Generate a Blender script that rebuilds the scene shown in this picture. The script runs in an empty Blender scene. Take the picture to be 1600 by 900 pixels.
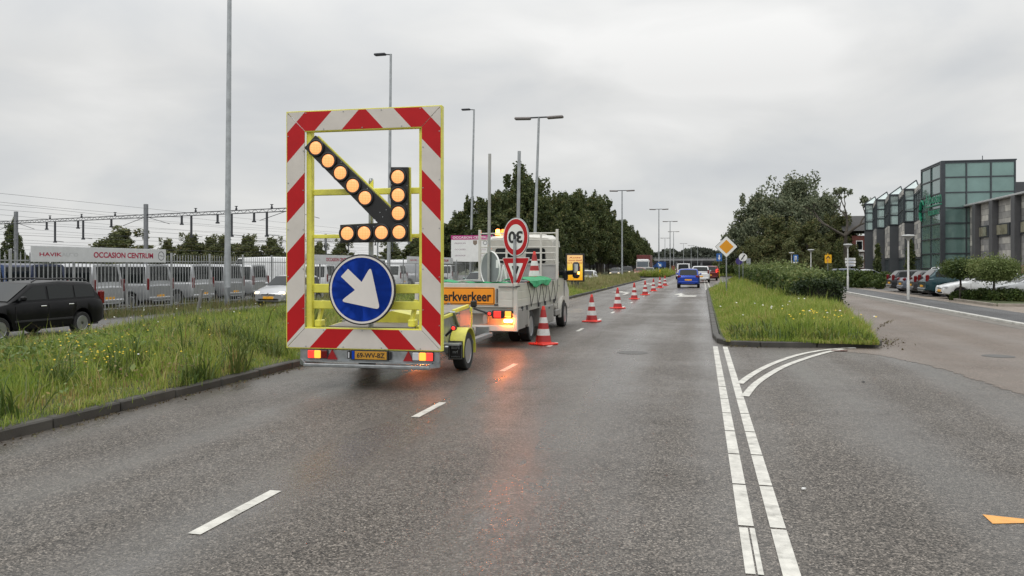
import bpy, math, random
import numpy as np
from mathutils import Vector, Matrix
random.seed(7); RNG = np.random.default_rng(7)
C = bpy.context.scene.collection
R = math.radians
# ------------------------------------------------------------------ camera, world, sun, exposure
F, H, VH = 1240.0, 1.71, 415.0           # focal length in photo pixels, eye height, horizon row
YAW = math.atan(296 / F); ca, sa = math.cos(YAW), math.sin(YAW)
cam = bpy.data.cameras.new('camera'); camo = bpy.data.objects.new('camera', cam); C.objects.link(camo)
cam.sensor_width = 36; cam.lens = 36 * F / 1600; cam.shift_y = -(450 - VH) / 1600.0
cam.clip_start = .05; cam.clip_end = 6000
camo.location = (0, 0, H); camo.rotation_euler = (R(90), 0, YAW)
sc = bpy.context.scene; sc.camera = camo
sc.view_settings.view_transform = 'Standard'; sc.view_settings.look = 'None'
sc.view_settings.gamma = 1; sc.view_settings.use_curve_mapping = False
sc.view_settings.exposure = 0.12
SUN_EL, SUN_AZ = 50, 200
w = bpy.data.worlds.new('World'); sc.world = w; w.use_nodes = True
nt = w.node_tree; nt.nodes.clear()
def N(t, typ, **kw):
    n = t.nodes.new(typ)
    for k, v in kw.items():
        if k.startswith('i_'):
            key = k[2:]; key = int(key) if key.isdigit() else key.replace('_', ' ')
            n.inputs[key].default_value = v
        else: setattr(n, k, v)
    return n
def Lk(t, a, b): t.links.new(a, b)
def math_n(t, op, a, b=None, c=None, clamp=False):
    n = t.nodes.new('ShaderNodeMath'); n.operation = op; n.use_clamp = clamp
    for i, v in enumerate((a, b, c)):
        if v is None: continue
        if isinstance(v, (int, float)): n.inputs[i].default_value = v
        else: t.links.new(v, n.inputs[i])
    return n.outputs[0]
def mixc(t, fac, a, b, blend='MIX'):
    n = t.nodes.new('ShaderNodeMix'); n.data_type = 'RGBA'; n.blend_type = blend
    for i, v in ((0, fac), (6, a), (7, b)):
        if isinstance(v, (int, float)): n.inputs[i].default_value = v
        elif isinstance(v, tuple): n.inputs[i].default_value = v if len(v) == 4 else (*v, 1)
        else: t.links.new(v, n.inputs[i])
    return n.outputs[2]
def ramp(t, fac, stops, interp='LINEAR'):
    n = t.nodes.new('ShaderNodeValToRGB'); cr = n.color_ramp; cr.interpolation = interp
    while len(cr.elements) > 1: cr.elements.remove(cr.elements[-1])
    for i, (p, c) in enumerate(stops):
        e = cr.elements[0] if i == 0 else cr.elements.new(p)
        e.position = p; e.color = c if len(c) == 4 else (*c, 1)
    t.links.new(fac, n.inputs[0]); return n.outputs[0]
sky = N(nt, 'ShaderNodeTexSky'); sky.sky_type = 'NISHITA'; sky.sun_disc = False
sky.sun_elevation = R(SUN_EL); sky.sun_rotation = R(SUN_AZ)
tc = N(nt, 'ShaderNodeTexCoord'); sep = N(nt, 'ShaderNodeSeparateXYZ'); Lk(nt, tc.outputs['Generated'], sep.inputs[0])
zc = math_n(nt, 'MAXIMUM', sep.outputs[2], 0.0)
den = math_n(nt, 'ADD', zc, 0.40)
cmb = N(nt, 'ShaderNodeCombineXYZ')
Lk(nt, math_n(nt, 'DIVIDE', sep.outputs[0], den), cmb.inputs[0])
Lk(nt, math_n(nt, 'DIVIDE', sep.outputs[1], den), cmb.inputs[1])
Lk(nt, math_n(nt, 'MULTIPLY', zc, 3.0), cmb.inputs[2])
n1 = N(nt, 'ShaderNodeTexNoise', i_Scale=2.1, i_Detail=5.0, i_Roughness=.5, i_Distortion=.4); Lk(nt, cmb.outputs[0], n1.inputs['Vector'])
n2 = N(nt, 'ShaderNodeTexNoise', i_Scale=1.0, i_Detail=3.0, i_Roughness=.5); Lk(nt, cmb.outputs[0], n2.inputs['Vector'])
cl = math_n(nt, 'ADD', math_n(nt, 'MULTIPLY', n1.outputs[0], .55), math_n(nt, 'MULTIPLY', n2.outputs[0], .45))
ccol = ramp(nt, cl, [(.30, (.53, .545, .565)), (.45, (.61, .62, .625)), (.54, (.69, .69, .68)), (.64, (.79, .785, .77))])
lum = math_n(nt, 'ADD', 1.0, math_n(nt, 'MULTIPLY', math_n(nt, 'SMOOTH_MIN', math_n(nt, 'MAXIMUM', math_n(nt, 'SUBTRACT', zc, .22), 0.0), .6, .2), 2.1))
sc_ = N(nt, 'ShaderNodeVectorMath', operation='SCALE'); Lk(nt, ccol, sc_.inputs[0]); Lk(nt, math_n(nt, 'MULTIPLY', lum, 10.0), sc_.inputs['Scale'])
skc = mixc(nt, .95, sky.outputs[0], sc_.outputs[0])
bg = N(nt, 'ShaderNodeBackground', i_Strength=.1); Lk(nt, skc, bg.inputs[0])
wo = N(nt, 'ShaderNodeOutputWorld'); Lk(nt, bg.outputs[0], wo.inputs[0])
sl = bpy.data.lights.new('sun', 'SUN'); sl.energy = .55; sl.angle = R(25); sl.color = (1, .97, .93)
so = bpy.data.objects.new('sun', sl); C.objects.link(so)
# sun behind the camera, to the left
so.rotation_euler = (R(90 - SUN_EL), 0, R(-20))
# ------------------------------------------------------------------ pixel helpers (photo pixel -> real place)
def D(u, t):
    s = (u - 800) / F * t; return (-t * sa + s * ca, t * ca + s * sa)
def G(u, v, z=0.0): return D(u, (H - z) * F / (v - VH))
def atX(u, X):
    k = (u - 800) / F; t = X / (-sa + k * ca); return D(u, t)[1], t
def atY(u, Y):
    k = (u - 800) / F; t = Y / (ca + k * sa); return D(u, t)[0], t
def Zv(v, t): return H - (v - VH) * t / F
def onplane(u, v, P0, n):
    k = (u - 800) / F; d = Vector((-sa + k * ca, ca + k * sa, (VH - v) / F)); o = Vector((0, 0, H))
    return o + d * ((Vector(P0) - o).dot(n) / d.dot(n))
# ------------------------------------------------------------------ materials
MATS = {}
def mat(name, col, rough=.55, metal=0.0, spec=.5, var=.10, scale=3.0, emit=None, estr=0.0, coat=0.0, bump=0.0, bscale=40, grime=0.0, ior=1.5):
    if name in MATS: return MATS[name]
    m = bpy.data.materials.new(name); m.use_nodes = True; t = m.node_tree
    b = t.nodes['Principled BSDF']; b.inputs['Roughness'].default_value = rough; b.inputs['Metallic'].default_value = metal
    b.inputs['Specular IOR Level'].default_value = spec; b.inputs['Coat Weight'].default_value = coat; b.inputs['Coat Roughness'].default_value = .06
    b.inputs['IOR'].default_value = ior
    tcn = N(t, 'ShaderNodeTexCoord')
    nz = N(t, 'ShaderNodeTexNoise', i_Scale=scale, i_Detail=5.0, i_Roughness=.6); Lk(t, tcn.outputs['Object'], nz.inputs['Vector'])
    lo = tuple(c * (1 - var) for c in col); hi = tuple(min(1, c * (1 + var)) for c in col)
    c = ramp(t, nz.outputs[0], [(.35, lo), (.65, hi)])
    if grime:
        n3 = N(t, 'ShaderNodeTexNoise', i_Scale=scale * .6, i_Detail=8.0, i_Roughness=.7); Lk(t, tcn.outputs['Object'], n3.inputs['Vector'])
        c = mixc(t, math_n(t, 'MULTIPLY', ramp(t, n3.outputs[0], [(.5, (0, 0, 0)), (.72, (1, 1, 1))]), grime), c, (.09, .08, .065))
    Lk(t, c, b.inputs['Base Color'])
    if var > 0:
        Lk(t, math_n(t, 'ADD', rough - .06, math_n(t, 'MULTIPLY', nz.outputs[0], .12)), b.inputs['Roughness'])
    if emit: b.inputs['Emission Color'].default_value = (*emit, 1); b.inputs['Emission Strength'].default_value = estr
    if bump:
        n4 = N(t, 'ShaderNodeTexNoise', i_Scale=bscale, i_Detail=4.0); Lk(t, tcn.outputs['Object'], n4.inputs['Vector'])
        bp = N(t, 'ShaderNodeBump', i_Strength=bump, i_Distance=.01); Lk(t, n4.outputs[0], bp.inputs['Height']); Lk(t, bp.outputs[0], b.inputs['Normal'])
    MATS[name] = m; return m
def leafmat(name, stops, rough=.55, trans=.25):
    if name in MATS: return MATS[name]
    m = bpy.data.materials.new(name); m.use_nodes = True; t = m.node_tree
    b = t.nodes['Principled BSDF']; b.inputs['Roughness'].default_value = rough; b.inputs['Specular IOR Level'].default_value = .3
    g = N(t, 'ShaderNodeNewGeometry'); tcn = N(t, 'ShaderNodeTexCoord')
    nz = N(t, 'ShaderNodeTexNoise', i_Scale=.9, i_Detail=5.0, i_Roughness=.65); Lk(t, tcn.outputs['Object'], nz.inputs['Vector'])
    f = math_n(t, 'ADD', math_n(t, 'MULTIPLY', g.outputs['Random Per Island'], .62), math_n(t, 'MULTIPLY', math_n(t, 'SUBTRACT', nz.outputs[0], .32), 1.5), clamp=True)
    c = ramp(t, f, stops); Lk(t, c, b.inputs['Base Color'])
    tr = N(t, 'ShaderNodeBsdfTranslucent'); Lk(t, c, tr.inputs[0]); mx = N(t, 'ShaderNodeMixShader', i_0=trans)
    o = t.nodes['Material Output']; Lk(t, b.outputs[0], mx.inputs[1]); Lk(t, tr.outputs[0], mx.inputs[2]); Lk(t, mx.outputs[0], o.inputs[0])
    MATS[name] = m; return m
def asphalt(name, lo, hi, wet=.5, stone=150., patch=None, tint=(1, 1, 1)):
    m = bpy.data.materials.new(name); m.use_nodes = True; t = m.node_tree; b = t.nodes['Principled BSDF']
    tcn = N(t, 'ShaderNodeTexCoord')
    vo = N(t, 'ShaderNodeTexVoronoi', i_Scale=stone); Lk(t, tcn.outputs['Object'], vo.inputs['Vector'])
    sepc = N(t, 'ShaderNodeSeparateColor'); Lk(t, vo.outputs['Color'], sepc.inputs[0])
    vo2 = N(t, 'ShaderNodeTexVoronoi', i_Scale=stone * .45); Lk(t, tcn.outputs['Object'], vo2.inputs['Vector'])
    sep2 = N(t, 'ShaderNodeSeparateColor'); Lk(t, vo2.outputs['Color'], sep2.inputs[0])
    mid = tuple((a + b_) / 2 for a, b_ in zip(lo, hi))
    c1 = ramp(t, sepc.outputs[0], [(0, lo), (.42, tuple(l * .7 + h * .3 for l, h in zip(lo, hi))), (.62, mid), (.88, hi), (1.0, tuple(min(.6, h * 1.9) for h in hi))])
    c2 = ramp(t, sep2.outputs[0], [(0, tuple(l * .7 for l in lo)), (.7, mid), (1, tuple(h * 1.25 for h in hi))])
    c = mixc(t, .28, c1, c2)
    # long worn wheel tracks along the lane, broken by large stains
    mp = N(t, 'ShaderNodeMapping'); mp.inputs['Scale'].default_value = (.75, .05, 1); Lk(t, tcn.outputs['Object'], mp.inputs[0])
    nz = N(t, 'ShaderNodeTexNoise', i_Scale=1.0, i_Detail=4.0, i_Roughness=.55); Lk(t, mp.outputs[0], nz.inputs['Vector'])
    nb = N(t, 'ShaderNodeTexNoise', i_Scale=.33, i_Detail=6.0, i_Roughness=.6); Lk(t, tcn.outputs['Object'], nb.inputs['Vector'])
    nf = N(t, 'ShaderNodeTexNoise', i_Scale=2.2, i_Detail=5.0, i_Roughness=.65); Lk(t, tcn.outputs['Object'], nf.inputs['Vector'])
    wv = math_n(t, 'ADD', math_n(t, 'MULTIPLY', nz.outputs[0], .6), math_n(t, 'ADD', math_n(t, 'MULTIPLY', nb.outputs[0], .3), math_n(t, 'MULTIPLY', nf.outputs[0], .12)))
    sx = N(t, 'ShaderNodeSeparateXYZ'); Lk(t, tcn.outputs['Object'], sx.inputs[0])
    # two shallow wheel ruts per lane hold a film of water
    rut = math_n(t, 'POWER', math_n(t, 'ABSOLUTE', math_n(t, 'SINE', math_n(t, 'MULTIPLY', math_n(t, 'ADD', sx.outputs[0], .62), 1.87))), 3.0)
    wv = math_n(t, 'ADD', wv, math_n(t, 'MULTIPLY', rut, .11))
    wetf = ramp(t, wv, [(.46, (0, 0, 0)), (.70, (1, 1, 1))])
    c = mixc(t, math_n(t, 'MULTIPLY', wetf, .5 * wet), c, tuple(x * .55 for x in mid))
    c = mixc(t, 1.0, c, ramp(t, nb.outputs[0], [(.3, tuple(.82 * x for x in tint)), (.7, tuple(1.12 * x for x in tint))]), 'MULTIPLY')
    if patch: c = mixc(t, math_n(t, 'MULTIPLY', ramp(t, nf.outputs[0], [(.42, (0, 0, 0)), (.6, (1, 1, 1))]), patch[3]), c, patch[:3])
    Lk(t, c, b.inputs['Base Color'])
    rg = math_n(t, 'SUBTRACT', .66 - .12 * wet, math_n(t, 'MULTIPLY', wetf, .33 * wet))
    Lk(t, rg, b.inputs['Roughness'])
    hgt = math_n(t, 'MULTIPLY', vo.outputs['Distance'], math_n(t, 'SUBTRACT', 1.0, math_n(t, 'MULTIPLY', wetf, .8 * wet)))
    bp = N(t, 'ShaderNodeBump', i_Strength=.8, i_Distance=.008); Lk(t, hgt, bp.inputs['Height']); Lk(t, bp.outputs[0], b.inputs['Normal'])
    Lk(t, math_n(t, 'ADD', .22, math_n(t, 'MULTIPLY', wetf, .33)), b.inputs['Specular IOR Level'])
    MATS[name] = m; return m
def brickmat(name, c1, c2, mortar, scale, bw=.5, rh=.25, rough=.75, msize=.015, off=.5, coord='Object', rot=(0, 0, 0), yz=False):
    m = bpy.data.materials.new(name); m.use_nodes = True; t = m.node_tree; b = t.nodes['Principled BSDF']
    tcn = N(t, 'ShaderNodeTexCoord'); mp = N(t, 'ShaderNodeMapping'); mp.inputs['Rotation'].default_value = rot; 
    if yz:
        s1 = N(t, 'ShaderNodeSeparateXYZ'); c1_ = N(t, 'ShaderNodeCombineXYZ'); Lk(t, tcn.outputs[coord], s1.inputs[0]); Lk(t, s1.outputs[1], c1_.inputs[0]); Lk(t, s1.outputs[2], c1_.inputs[1]); Lk(t, c1_.outputs[0], mp.inputs[0])
    else: Lk(t, tcn.outputs[coord], mp.inputs[0])
    br = N(t, 'ShaderNodeTexBrick', i_Scale=scale, i_Mortar_Size=msize); br.offset = off; br.inputs['Brick Width'].default_value = bw; br.inputs['Row Height'].default_value = rh
    br.inputs['Color1'].default_value = (*c1, 1); br.inputs['Color2'].default_value = (*c2, 1); br.inputs['Mortar'].default_value = (*mortar, 1); br.inputs['Bias'].default_value = 0
    Lk(t, mp.outputs[0], br.inputs['Vector'])
    nz = N(t, 'ShaderNodeTexNoise', i_Scale=2.5, i_Detail=6.0); Lk(t, tcn.outputs['Object'], nz.inputs['Vector'])
    c = mixc(t, 1.0, br.outputs[0], ramp(t, nz.outputs[0], [(.3, (.75, .75, .75)), (.7, (1.15, 1.15, 1.15))]), 'MULTIPLY')
    Lk(t, c, b.inputs['Base Color']); b.inputs['Roughness'].default_value = rough
    MATS[name] = m; return m
m_galv = mat('galvanised', (.34, .36, .37), .38, .75, var=.18, scale=9)
m_pole = mat('pole_grey', (.36, .38, .39), .45, .5, var=.15)
m_dark = mat('dark_steel', (.055, .058, .065), .5, .3)
m_black = mat('black_plastic', (.016, .016, .018), .45)
m_tyre = mat('tyre', (.018, .018, .018), .75)
m_rim = mat('rim', (.42, .43, .44), .3, .8)
m_yel = mat('signal_yellow', (.74, .70, .10), .45, var=.12, grime=.28, coat=.1)
m_red = mat('sheet_red', (.46, .010, .014), .45, spec=.25, var=.06)
m_white = mat('sheet_white', (.62, .58, .53), .45, spec=.3, var=.05, grime=.08)
m_swhite = mat('sign_white', (.78, .78, .76), .4, var=.04)
m_blue = mat('sign_blue', (.002, .045, .40), .45, spec=.25, var=.06)
m_orange = mat('sign_orange', (.95, .33, .02), .42, var=.04)
m_txt = mat('text_black', (.014, .013, .013), .5)
m_cream = mat('truck_cream', (.60, .585, .53), .32, var=.05, grime=.16, coat=.3)
m_bed = mat('bed_alloy', (.46, .455, .42), .42, .35, var=.1, grime=.25)
m_glass = mat('car_glass', (.008, .011, .011), .06, spec=.35, var=0)
m_tealglass = mat('teal_glass', (.165, .265, .245), .04, .3, spec=.5, var=.2, scale=.25, ior=1.9)
m_skyglass = mat('pale_glass', (.50, .60, .585), .07, .5, spec=.5, var=.15, scale=.4, ior=1.8)
m_redlamp = mat('red_lamp', (.11, .006, .008), .15, emit=(1, .03, .02), estr=.02, var=0)
m_redlit = mat('red_lamp_lit', (.6, .01, .01), .15, emit=(1, .05, .035), estr=1.3, var=0)
m_amber = mat('amber_lamp', (.8, .25, .02), .15, emit=(1, .35, .05), estr=1.6, var=0)
m_ambhot = mat('amber_lamp_flash', (.9, .3, .02), .15, emit=(1, .25, .035), estr=18.0, var=0)
m_ambtail = mat('amber_tail_flash', (.9, .3, .02), .15, emit=(1, .20, .03), estr=230.0, var=0)
m_headlit = mat('headlamp_lit', (.8, .74, .6), .1, emit=(1, .80, .50), estr=1.3, var=0)
m_head = mat('headlamp', (.55, .56, .58), .08, var=0)
m_plate = mat('plate_yellow', (.85, .42, .03), .45, var=.05)
m_cone = mat('cone_orange', (.74, .045, .03), .5, var=.1, grime=.1)
m_green = mat('tarp_green', (.02, .30, .115), .6, var=.25, scale=6)
m_chrome = mat('chrome', (.7, .7, .7), .12, 1.0, var=0)
m_bark = mat('bark', (.075, .065, .052), .85, var=.3, scale=6, bump=.5)
m_kerb = mat('kerb_concrete', (.058, .054, .046), .62, var=.35, scale=1.7, grime=.5, bump=.4, bscale=60)
m_soil = mat('verge_soil', (.06, .075, .025), .9, var=.4, scale=2.0, bump=.4)
m_paint = mat('road_paint', (.60, .585, .53), .5, var=.15, scale=9, grime=.6)
# ------------------------------------------------------------------ mesh builder
def tag(o, label=None, cat=None, group=None, kind=None):
    if label: o['label'] = label
    if cat: o['category'] = cat
    if group: o['group'] = group
    if kind: o['kind'] = kind
    return o
def empty(name, loc, rz=0, label=None, cat=None, group=None):
    o = bpy.data.objects.new(name, None); C.objects.link(o); o.location = loc; o.rotation_euler = (0, 0, rz)
    o.empty_display_size = .2
    return tag(o, label, cat, group)
class MB:
    def __init__(s): s.v = []; s.f = []; s.m = []; s.sm = []
    def add(s, vs, fs, m=0, smooth=False):
        n = len(s.v); s.v += [tuple(x) for x in vs]
        for f in fs: s.f.append([n + i for i in f]); s.m.append(m); s.sm.append(smooth)
        return s
    def box(s, cx, cy, cz, sx, sy, sz, m=0, rot=None, bev=0.0):
        hx, hy, hz = sx / 2, sy / 2, sz / 2
        b = min(bev, hx * .9, hy * .9, hz * .9)
        if b <= 0:
            vs = [Vector((x, y, z)) for z in (-hz, hz) for x, y in ((-hx, -hy), (hx, -hy), (hx, hy), (-hx, hy))]
            fs = [[3, 2, 1, 0], [4, 5, 6, 7], [0, 1, 5, 4], [1, 2, 6, 5], [2, 3, 7, 6], [3, 0, 4, 7]]
        else:
            import itertools
            key = {}; vs = []
            for sx_, sy_, sz_ in itertools.product((-1, 1), repeat=3):
                for ax in range(3):
                    p = [sx_ * (hx - b), sy_ * (hy - b), sz_ * (hz - b)]; p[ax] = (sx_, sy_, sz_)[ax] * (hx, hy, hz)[ax]
                    key[(sx_, sy_, sz_, ax)] = len(vs); vs.append(Vector(p))
            fs = []
            def q(idx, nrm):
                p = [vs[i] for i in idx]; c = sum(p, Vector()) / len(p)
                nn = (p[1] - p[0]).cross(p[2] - p[1])
                if nn.dot(nrm) < 0: idx = idx[::-1]
                fs.append(idx)
            for ax in range(3):
                o1, o2 = [a for a in range(3) if a != ax]
                for sg in (-1, 1):
                    idx = []
                    for a, b2 in ((-1, -1), (1, -1), (1, 1), (-1, 1)):
                        t = [0, 0, 0]; t[ax] = sg; t[o1] = a; t[o2] = b2; idx.append(key[(*t, ax)])
                    nn = Vector((0, 0, 0)); nn[ax] = sg; q(idx, nn)
                for a in (-1, 1):
                    for b2 in (-1, 1):
                        t0 = [0, 0, 0]; t0[o1] = a; t0[o2] = b2; t1 = t0[:]; t0[ax] = -1; t1[ax] = 1
                        nn = Vector((0, 0, 0)); nn[o1] = a; nn[o2] = b2
                        q([key[(*t0, o1)], key[(*t1, o1)], key[(*t1, o2)], key[(*t0, o2)]], nn)
            for sg in itertools.product((-1, 1), repeat=3): q([key[(*sg, 0)], key[(*sg, 1)], key[(*sg, 2)]], Vector(sg))
        if rot is not None: vs = [rot @ v for v in vs]
        c = Vector((cx, cy, cz)); return s.add([v + c for v in vs], fs, m)
    def bar(s, p0, p1, wx, wy, m=0, bev=0.0):
        p0, p1 = Vector(p0), Vector(p1); d = p1 - p0; L = d.length
        rot = d.to_track_quat('Z', 'Y').to_matrix(); c = (p0 + p1) / 2
        return s.box(*c, wx, wy, L, m, rot, bev)
    def cyl(s, p0, p1, r0, r1=None, n=12, m=0, caps=True, smooth=True):
        p0, p1 = Vector(p0), Vector(p1); r1 = r0 if r1 is None else r1
        d = (p1 - p0); rot = d.to_track_quat('Z', 'Y').to_matrix()
        vs = []
        for p, r in ((p0, r0), (p1, r1)):
            for i in range(n):
                a = 2 * math.pi * i / n; vs.append(p + rot @ Vector((r * math.cos(a), r * math.sin(a), 0)))
        s.add(vs, [[i, (i + 1) % n, n + (i + 1) % n, n + i] for i in range(n)], m, smooth)
        if caps: s.add(vs[:n], [list(range(n))[::-1]], m); s.add(vs[n:], [list(range(n))], m)
        return s
    def tube(s, pts, rs, n=8, m=0):
        pts = [Vector(p) for p in pts]; rs = rs if isinstance(rs, (list, tuple)) else [rs] * len(pts); vs = []
        for i, p in enumerate(pts):
            d = (pts[min(i + 1, len(pts) - 1)] - pts[max(i - 1, 0)]); rot = d.to_track_quat('Z', 'Y').to_matrix()
            for k in range(n):
                a = 2 * math.pi * k / n; vs.append(p + rot @ Vector((rs[i] * math.cos(a), rs[i] * math.sin(a), 0)))
        fs = [[i * n + k, i * n + (k + 1) % n, (i + 1) * n + (k + 1) % n, (i + 1) * n + k] for i in range(len(pts) - 1) for k in range(n)]
        s.add(vs, fs, m, True); s.add(vs[:n], [list(range(n))[::-1]], m); s.add(vs[-n:], [list(range(n))], m); return s
    def lathe(s, prof, n=24, m=0, mtx=None, smooth=True, caps=True):
        mtx = mtx or Matrix.Identity(4); vs = []
        for r, z in prof:
            for i in range(n):
                a = 2 * math.pi * i / n; vs.append(mtx @ Vector((r * math.cos(a), r * math.sin(a), z)))
        k = len(prof); fs = [[j * n + i, j * n + (i + 1) % n, (j + 1) * n + (i + 1) % n, (j + 1) * n + i] for j in range(k - 1) for i in range(n)]
        s.add(vs, fs, m, smooth)
        if caps and prof[0][0] > 1e-4: s.add(vs[:n], [list(range(n))[::-1]], m)
        if caps and prof[-1][0] > 1e-4: s.add(vs[-n:], [list(range(n))], m)
        return s
    def prism(s, pts, vec, m=0, msides=None):
        """pts: planar 3D outline; vec: extrusion"""
        n = len(pts); pts = [Vector(p) for p in pts]; vec = Vector(vec); nn = Vector()
        for i in range(n): nn += pts[i].cross(pts[(i + 1) % n])
        if nn.dot(vec) > 0: pts = pts[::-1]
        q = [p + vec for p in pts]; s.add(pts, [list(range(n))], m); s.add(q, [list(range(n))[::-1]], m)
        s.add(pts + q, [[i, n + i, n + (i + 1) % n, (i + 1) % n] for i in range(n)], m if msides is None else msides); return s
    def build(s, name, mats, parent=None, bev=0.0, sharp=35, tagd=None):
        me = bpy.data.meshes.new(name); me.from_pydata(s.v, [], s.f)
        for m in (mats if isinstance(mats, (list, tuple)) else [mats]): me.materials.append(m)
        me.polygons.foreach_set('material_index', s.m); me.polygons.foreach_set('use_smooth', s.sm); me.update()
        if any(s.sm): me.set_sharp_from_angle(angle=R(sharp))
        o = bpy.data.objects.new(name, me); C.objects.link(o)
        if parent: o.parent = parent
        if bev: b = o.modifiers.new('bevel', 'BEVEL'); b.width = bev; b.segments = 2; b.limit_method = 'ANGLE'
        if tagd: tag(o, **tagd)
        return o
def raw_mesh(name, V, Fq, mats, mi=None, smooth=False):
    """numpy verts, list of (k, faces array) with k corners"""
    me = bpy.data.meshes.new(name); V = np.asarray(V, dtype=np.float32)
    loops = np.concatenate([f.ravel() for f in Fq]).astype(np.int32)
    tot = np.concatenate([np.full(len(f), f.shape[1], dtype=np.int32) for f in Fq])
    st = np.concatenate([[0], np.cumsum(tot)[:-1]]).astype(np.int32)
    me.vertices.add(len(V)); me.vertices.foreach_set('co', V.ravel())
    me.loops.add(len(loops)); me.loops.foreach_set('vertex_index', loops)
    me.polygons.add(len(tot)); me.polygons.foreach_set('loop_start', st); me.polygons.foreach_set('loop_total', tot)
    for m in (mats if isinstance(mats, (list, tuple)) else [mats]): me.materials.append(m)
    if mi is not None: me.polygons.foreach_set('material_index', np.asarray(mi, dtype=np.int32))
    if smooth: me.polygons.foreach_set('use_smooth', np.ones(len(tot), dtype=bool))
    me.update(calc_edges=True); me.validate(); return me
def obj_of(name, me, parent=None, loc=(0, 0, 0), **kw):
    o = bpy.data.objects.new(name, me); C.objects.link(o); o.location = loc
    if parent: o.parent = parent
    return tag(o, **kw)
def children_of(o): return [c for c in bpy.data.objects if c.parent == o]
def copy_tree(o, parent=None):
    c = o.copy(); C.objects.link(c)
    if parent: c.parent = parent
    for ch in children_of(o): copy_tree(ch, c)
    return c
def text_part(name, s, m, parent, mtx, width=None, height=None, bold=.0, depth=.002, align='CENTER'):
    """lettering lying in the local XY plane of mtx, facing local +Z"""
    cu = bpy.data.curves.new('lettering', 'FONT'); cu.body = s; cu.size = 1; cu.extrude = 0; cu.offset = bold; cu.resolution_u = 3
    o = bpy.data.objects.new('lettering', cu); C.objects.link(o); dg = bpy.context.evaluated_depsgraph_get(); dg.update()
    me = bpy.data.meshes.new_from_object(o.evaluated_get(dg)); bpy.data.objects.remove(o); bpy.data.curves.remove(cu)
    n = len(me.vertices); V = np.empty(n * 3, dtype=np.float32); me.vertices.foreach_get('co', V); V = V.reshape(-1, 3)
    mn, mx = V.min(0), V.max(0); sz = mx - mn; sx = sy = None
    if width: sx = width / sz[0]
    if height: sy = height / sz[1]
    sx = sx or sy; sy = sy or sx
    cx = {'CENTER': (mn[0] + mx[0]) / 2, 'LEFT': mn[0], 'RIGHT': mx[0]}[align]
    V[:, 0] = (V[:, 0] - cx) * sx; V[:, 1] = (V[:, 1] - (mn[1] + mx[1]) / 2) * sy; V[:, 2] = depth
    me.vertices.foreach_set('co', V.ravel()); me.transform(mtx); me.update(); me.materials.clear(); me.materials.append(m)
    return obj_of(name, me, parent)
def plane_mtx(o, right, up):
    r = Vector(right).normalized(); u = Vector(up).normalized(); n = r.cross(u)
    return Matrix(((r.x, u.x, n.x, o[0]), (r.y, u.y, n.y, o[1]), (r.z, u.z, n.z, o[2]), (0, 0, 0, 1)))
BACK = lambda o: plane_mtx(o, (1, 0, 0), (0, 0, 1))       # faces local -Y
def disc_pts(c, r, right, up, n=36):
    c = Vector(c); a, b = Vector(right), Vector(up)
    return [c + a * (r * math.cos(2 * math.pi * i / n)) + b * (r * math.sin(2 * math.pi * i / n)) for i in range(n)]
# ------------------------------------------------------------------ the setting: ground, roads, verges
def sheet(name, pts, z, m, kind='structure'):
    b = MB(); pts = [Vector((p[0], p[1], z)) for p in pts]
    a = sum(pts[i].x * pts[(i + 1) % len(pts)].y - pts[(i + 1) % len(pts)].x * pts[i].y for i in range(len(pts)))
    if a < 0: pts = pts[::-1]
    b.add(pts, [list(range(len(pts)))]); return b.build(name, m, tagd=dict(kind=kind))
m_ground = mat('ground_earth', (.085, .095, .05), .9, var=.35, scale=.05)
sheet('ground', [(-3500, -60), (3500, -60), (3500, 5000), (-3500, 5000)], -.26, m_ground)
m_asph = asphalt('asphalt_main', (.010, .0095, .009), (.25, .222, .192), 1.0, 96)
m_asph2 = asphalt('asphalt_far', (.05, .048, .045), (.19, .18, .17), .8, 110)
m_side = asphalt('asphalt_brown', (.10, .087, .077), (.265, .23, .202), .4, 120, patch=(.17, .145, .12, .45), tint=(1.06, 1, .95))
m_path = asphalt('asphalt_path', (.045, .045, .047), (.13, .13, .13), .5, 120)
m_pave = brickmat('paving_bricks', (.30, .25, .20), (.24, .20, .165), (.15, .13, .11), 5.0, .5, .25)
def edge_opp(Y):                       # inner edge of the far carriageway, drifting towards the main one
    if Y < 35: return -15.6
    if Y < 105: return -15.6 + (Y - 35) / 70 * 6.4
    return -9.2
LK = -6.62                             # left kerb line
sheet('road', [(LK, -40), (60, -40), (60, 17.2), (6, 17.2), (6, 90), (9.0, 135), (9.0, 800), (-4.6, 800), (-4.6, 122), (-9.1, 108), (LK - .2, 103), (LK, 98)], 0, m_asph)
ys = [-40, 0, 20, 35, 45, 60, 75, 90, 105, 130, 180, 260, 500, 800]
sheet('road', [(edge_opp(y), y) for y in ys] + [(edge_opp(y) - 6.4, y) for y in ys[::-1]], -.20, m_asph2)
sheet('yard', [(-90, -40), (-22.6, -40), (-22.6, 150), (-90, 150)], -.19, asphalt('asphalt_yard', (.06, .06, .06), (.18, .175, .17), .6, 90))
bp0 = [G(1296, 546.5), G(1380, 556), G(1450, 571), G(1500, 585), G(1545, 600), G(1600, 619)]
bpts = [(a[0] + (b_[0] - a[0]) * k / 12 + random.uniform(-.05, .05), a[1] + (b_[1] - a[1]) * k / 12 + random.uniform(-.05, .05)) for a, b_ in zip(bp0[:-1], bp0[1:]) for k in range(12)]
sheet('side_street', [(5.0, 90), (5.0, 34), (3.6, 18.4)] + bpts + [(14, 7.5), (40, 7.5), (40, 24.0), (8.3, 24.0), (8.3, 90)], .004, m_side)
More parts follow.
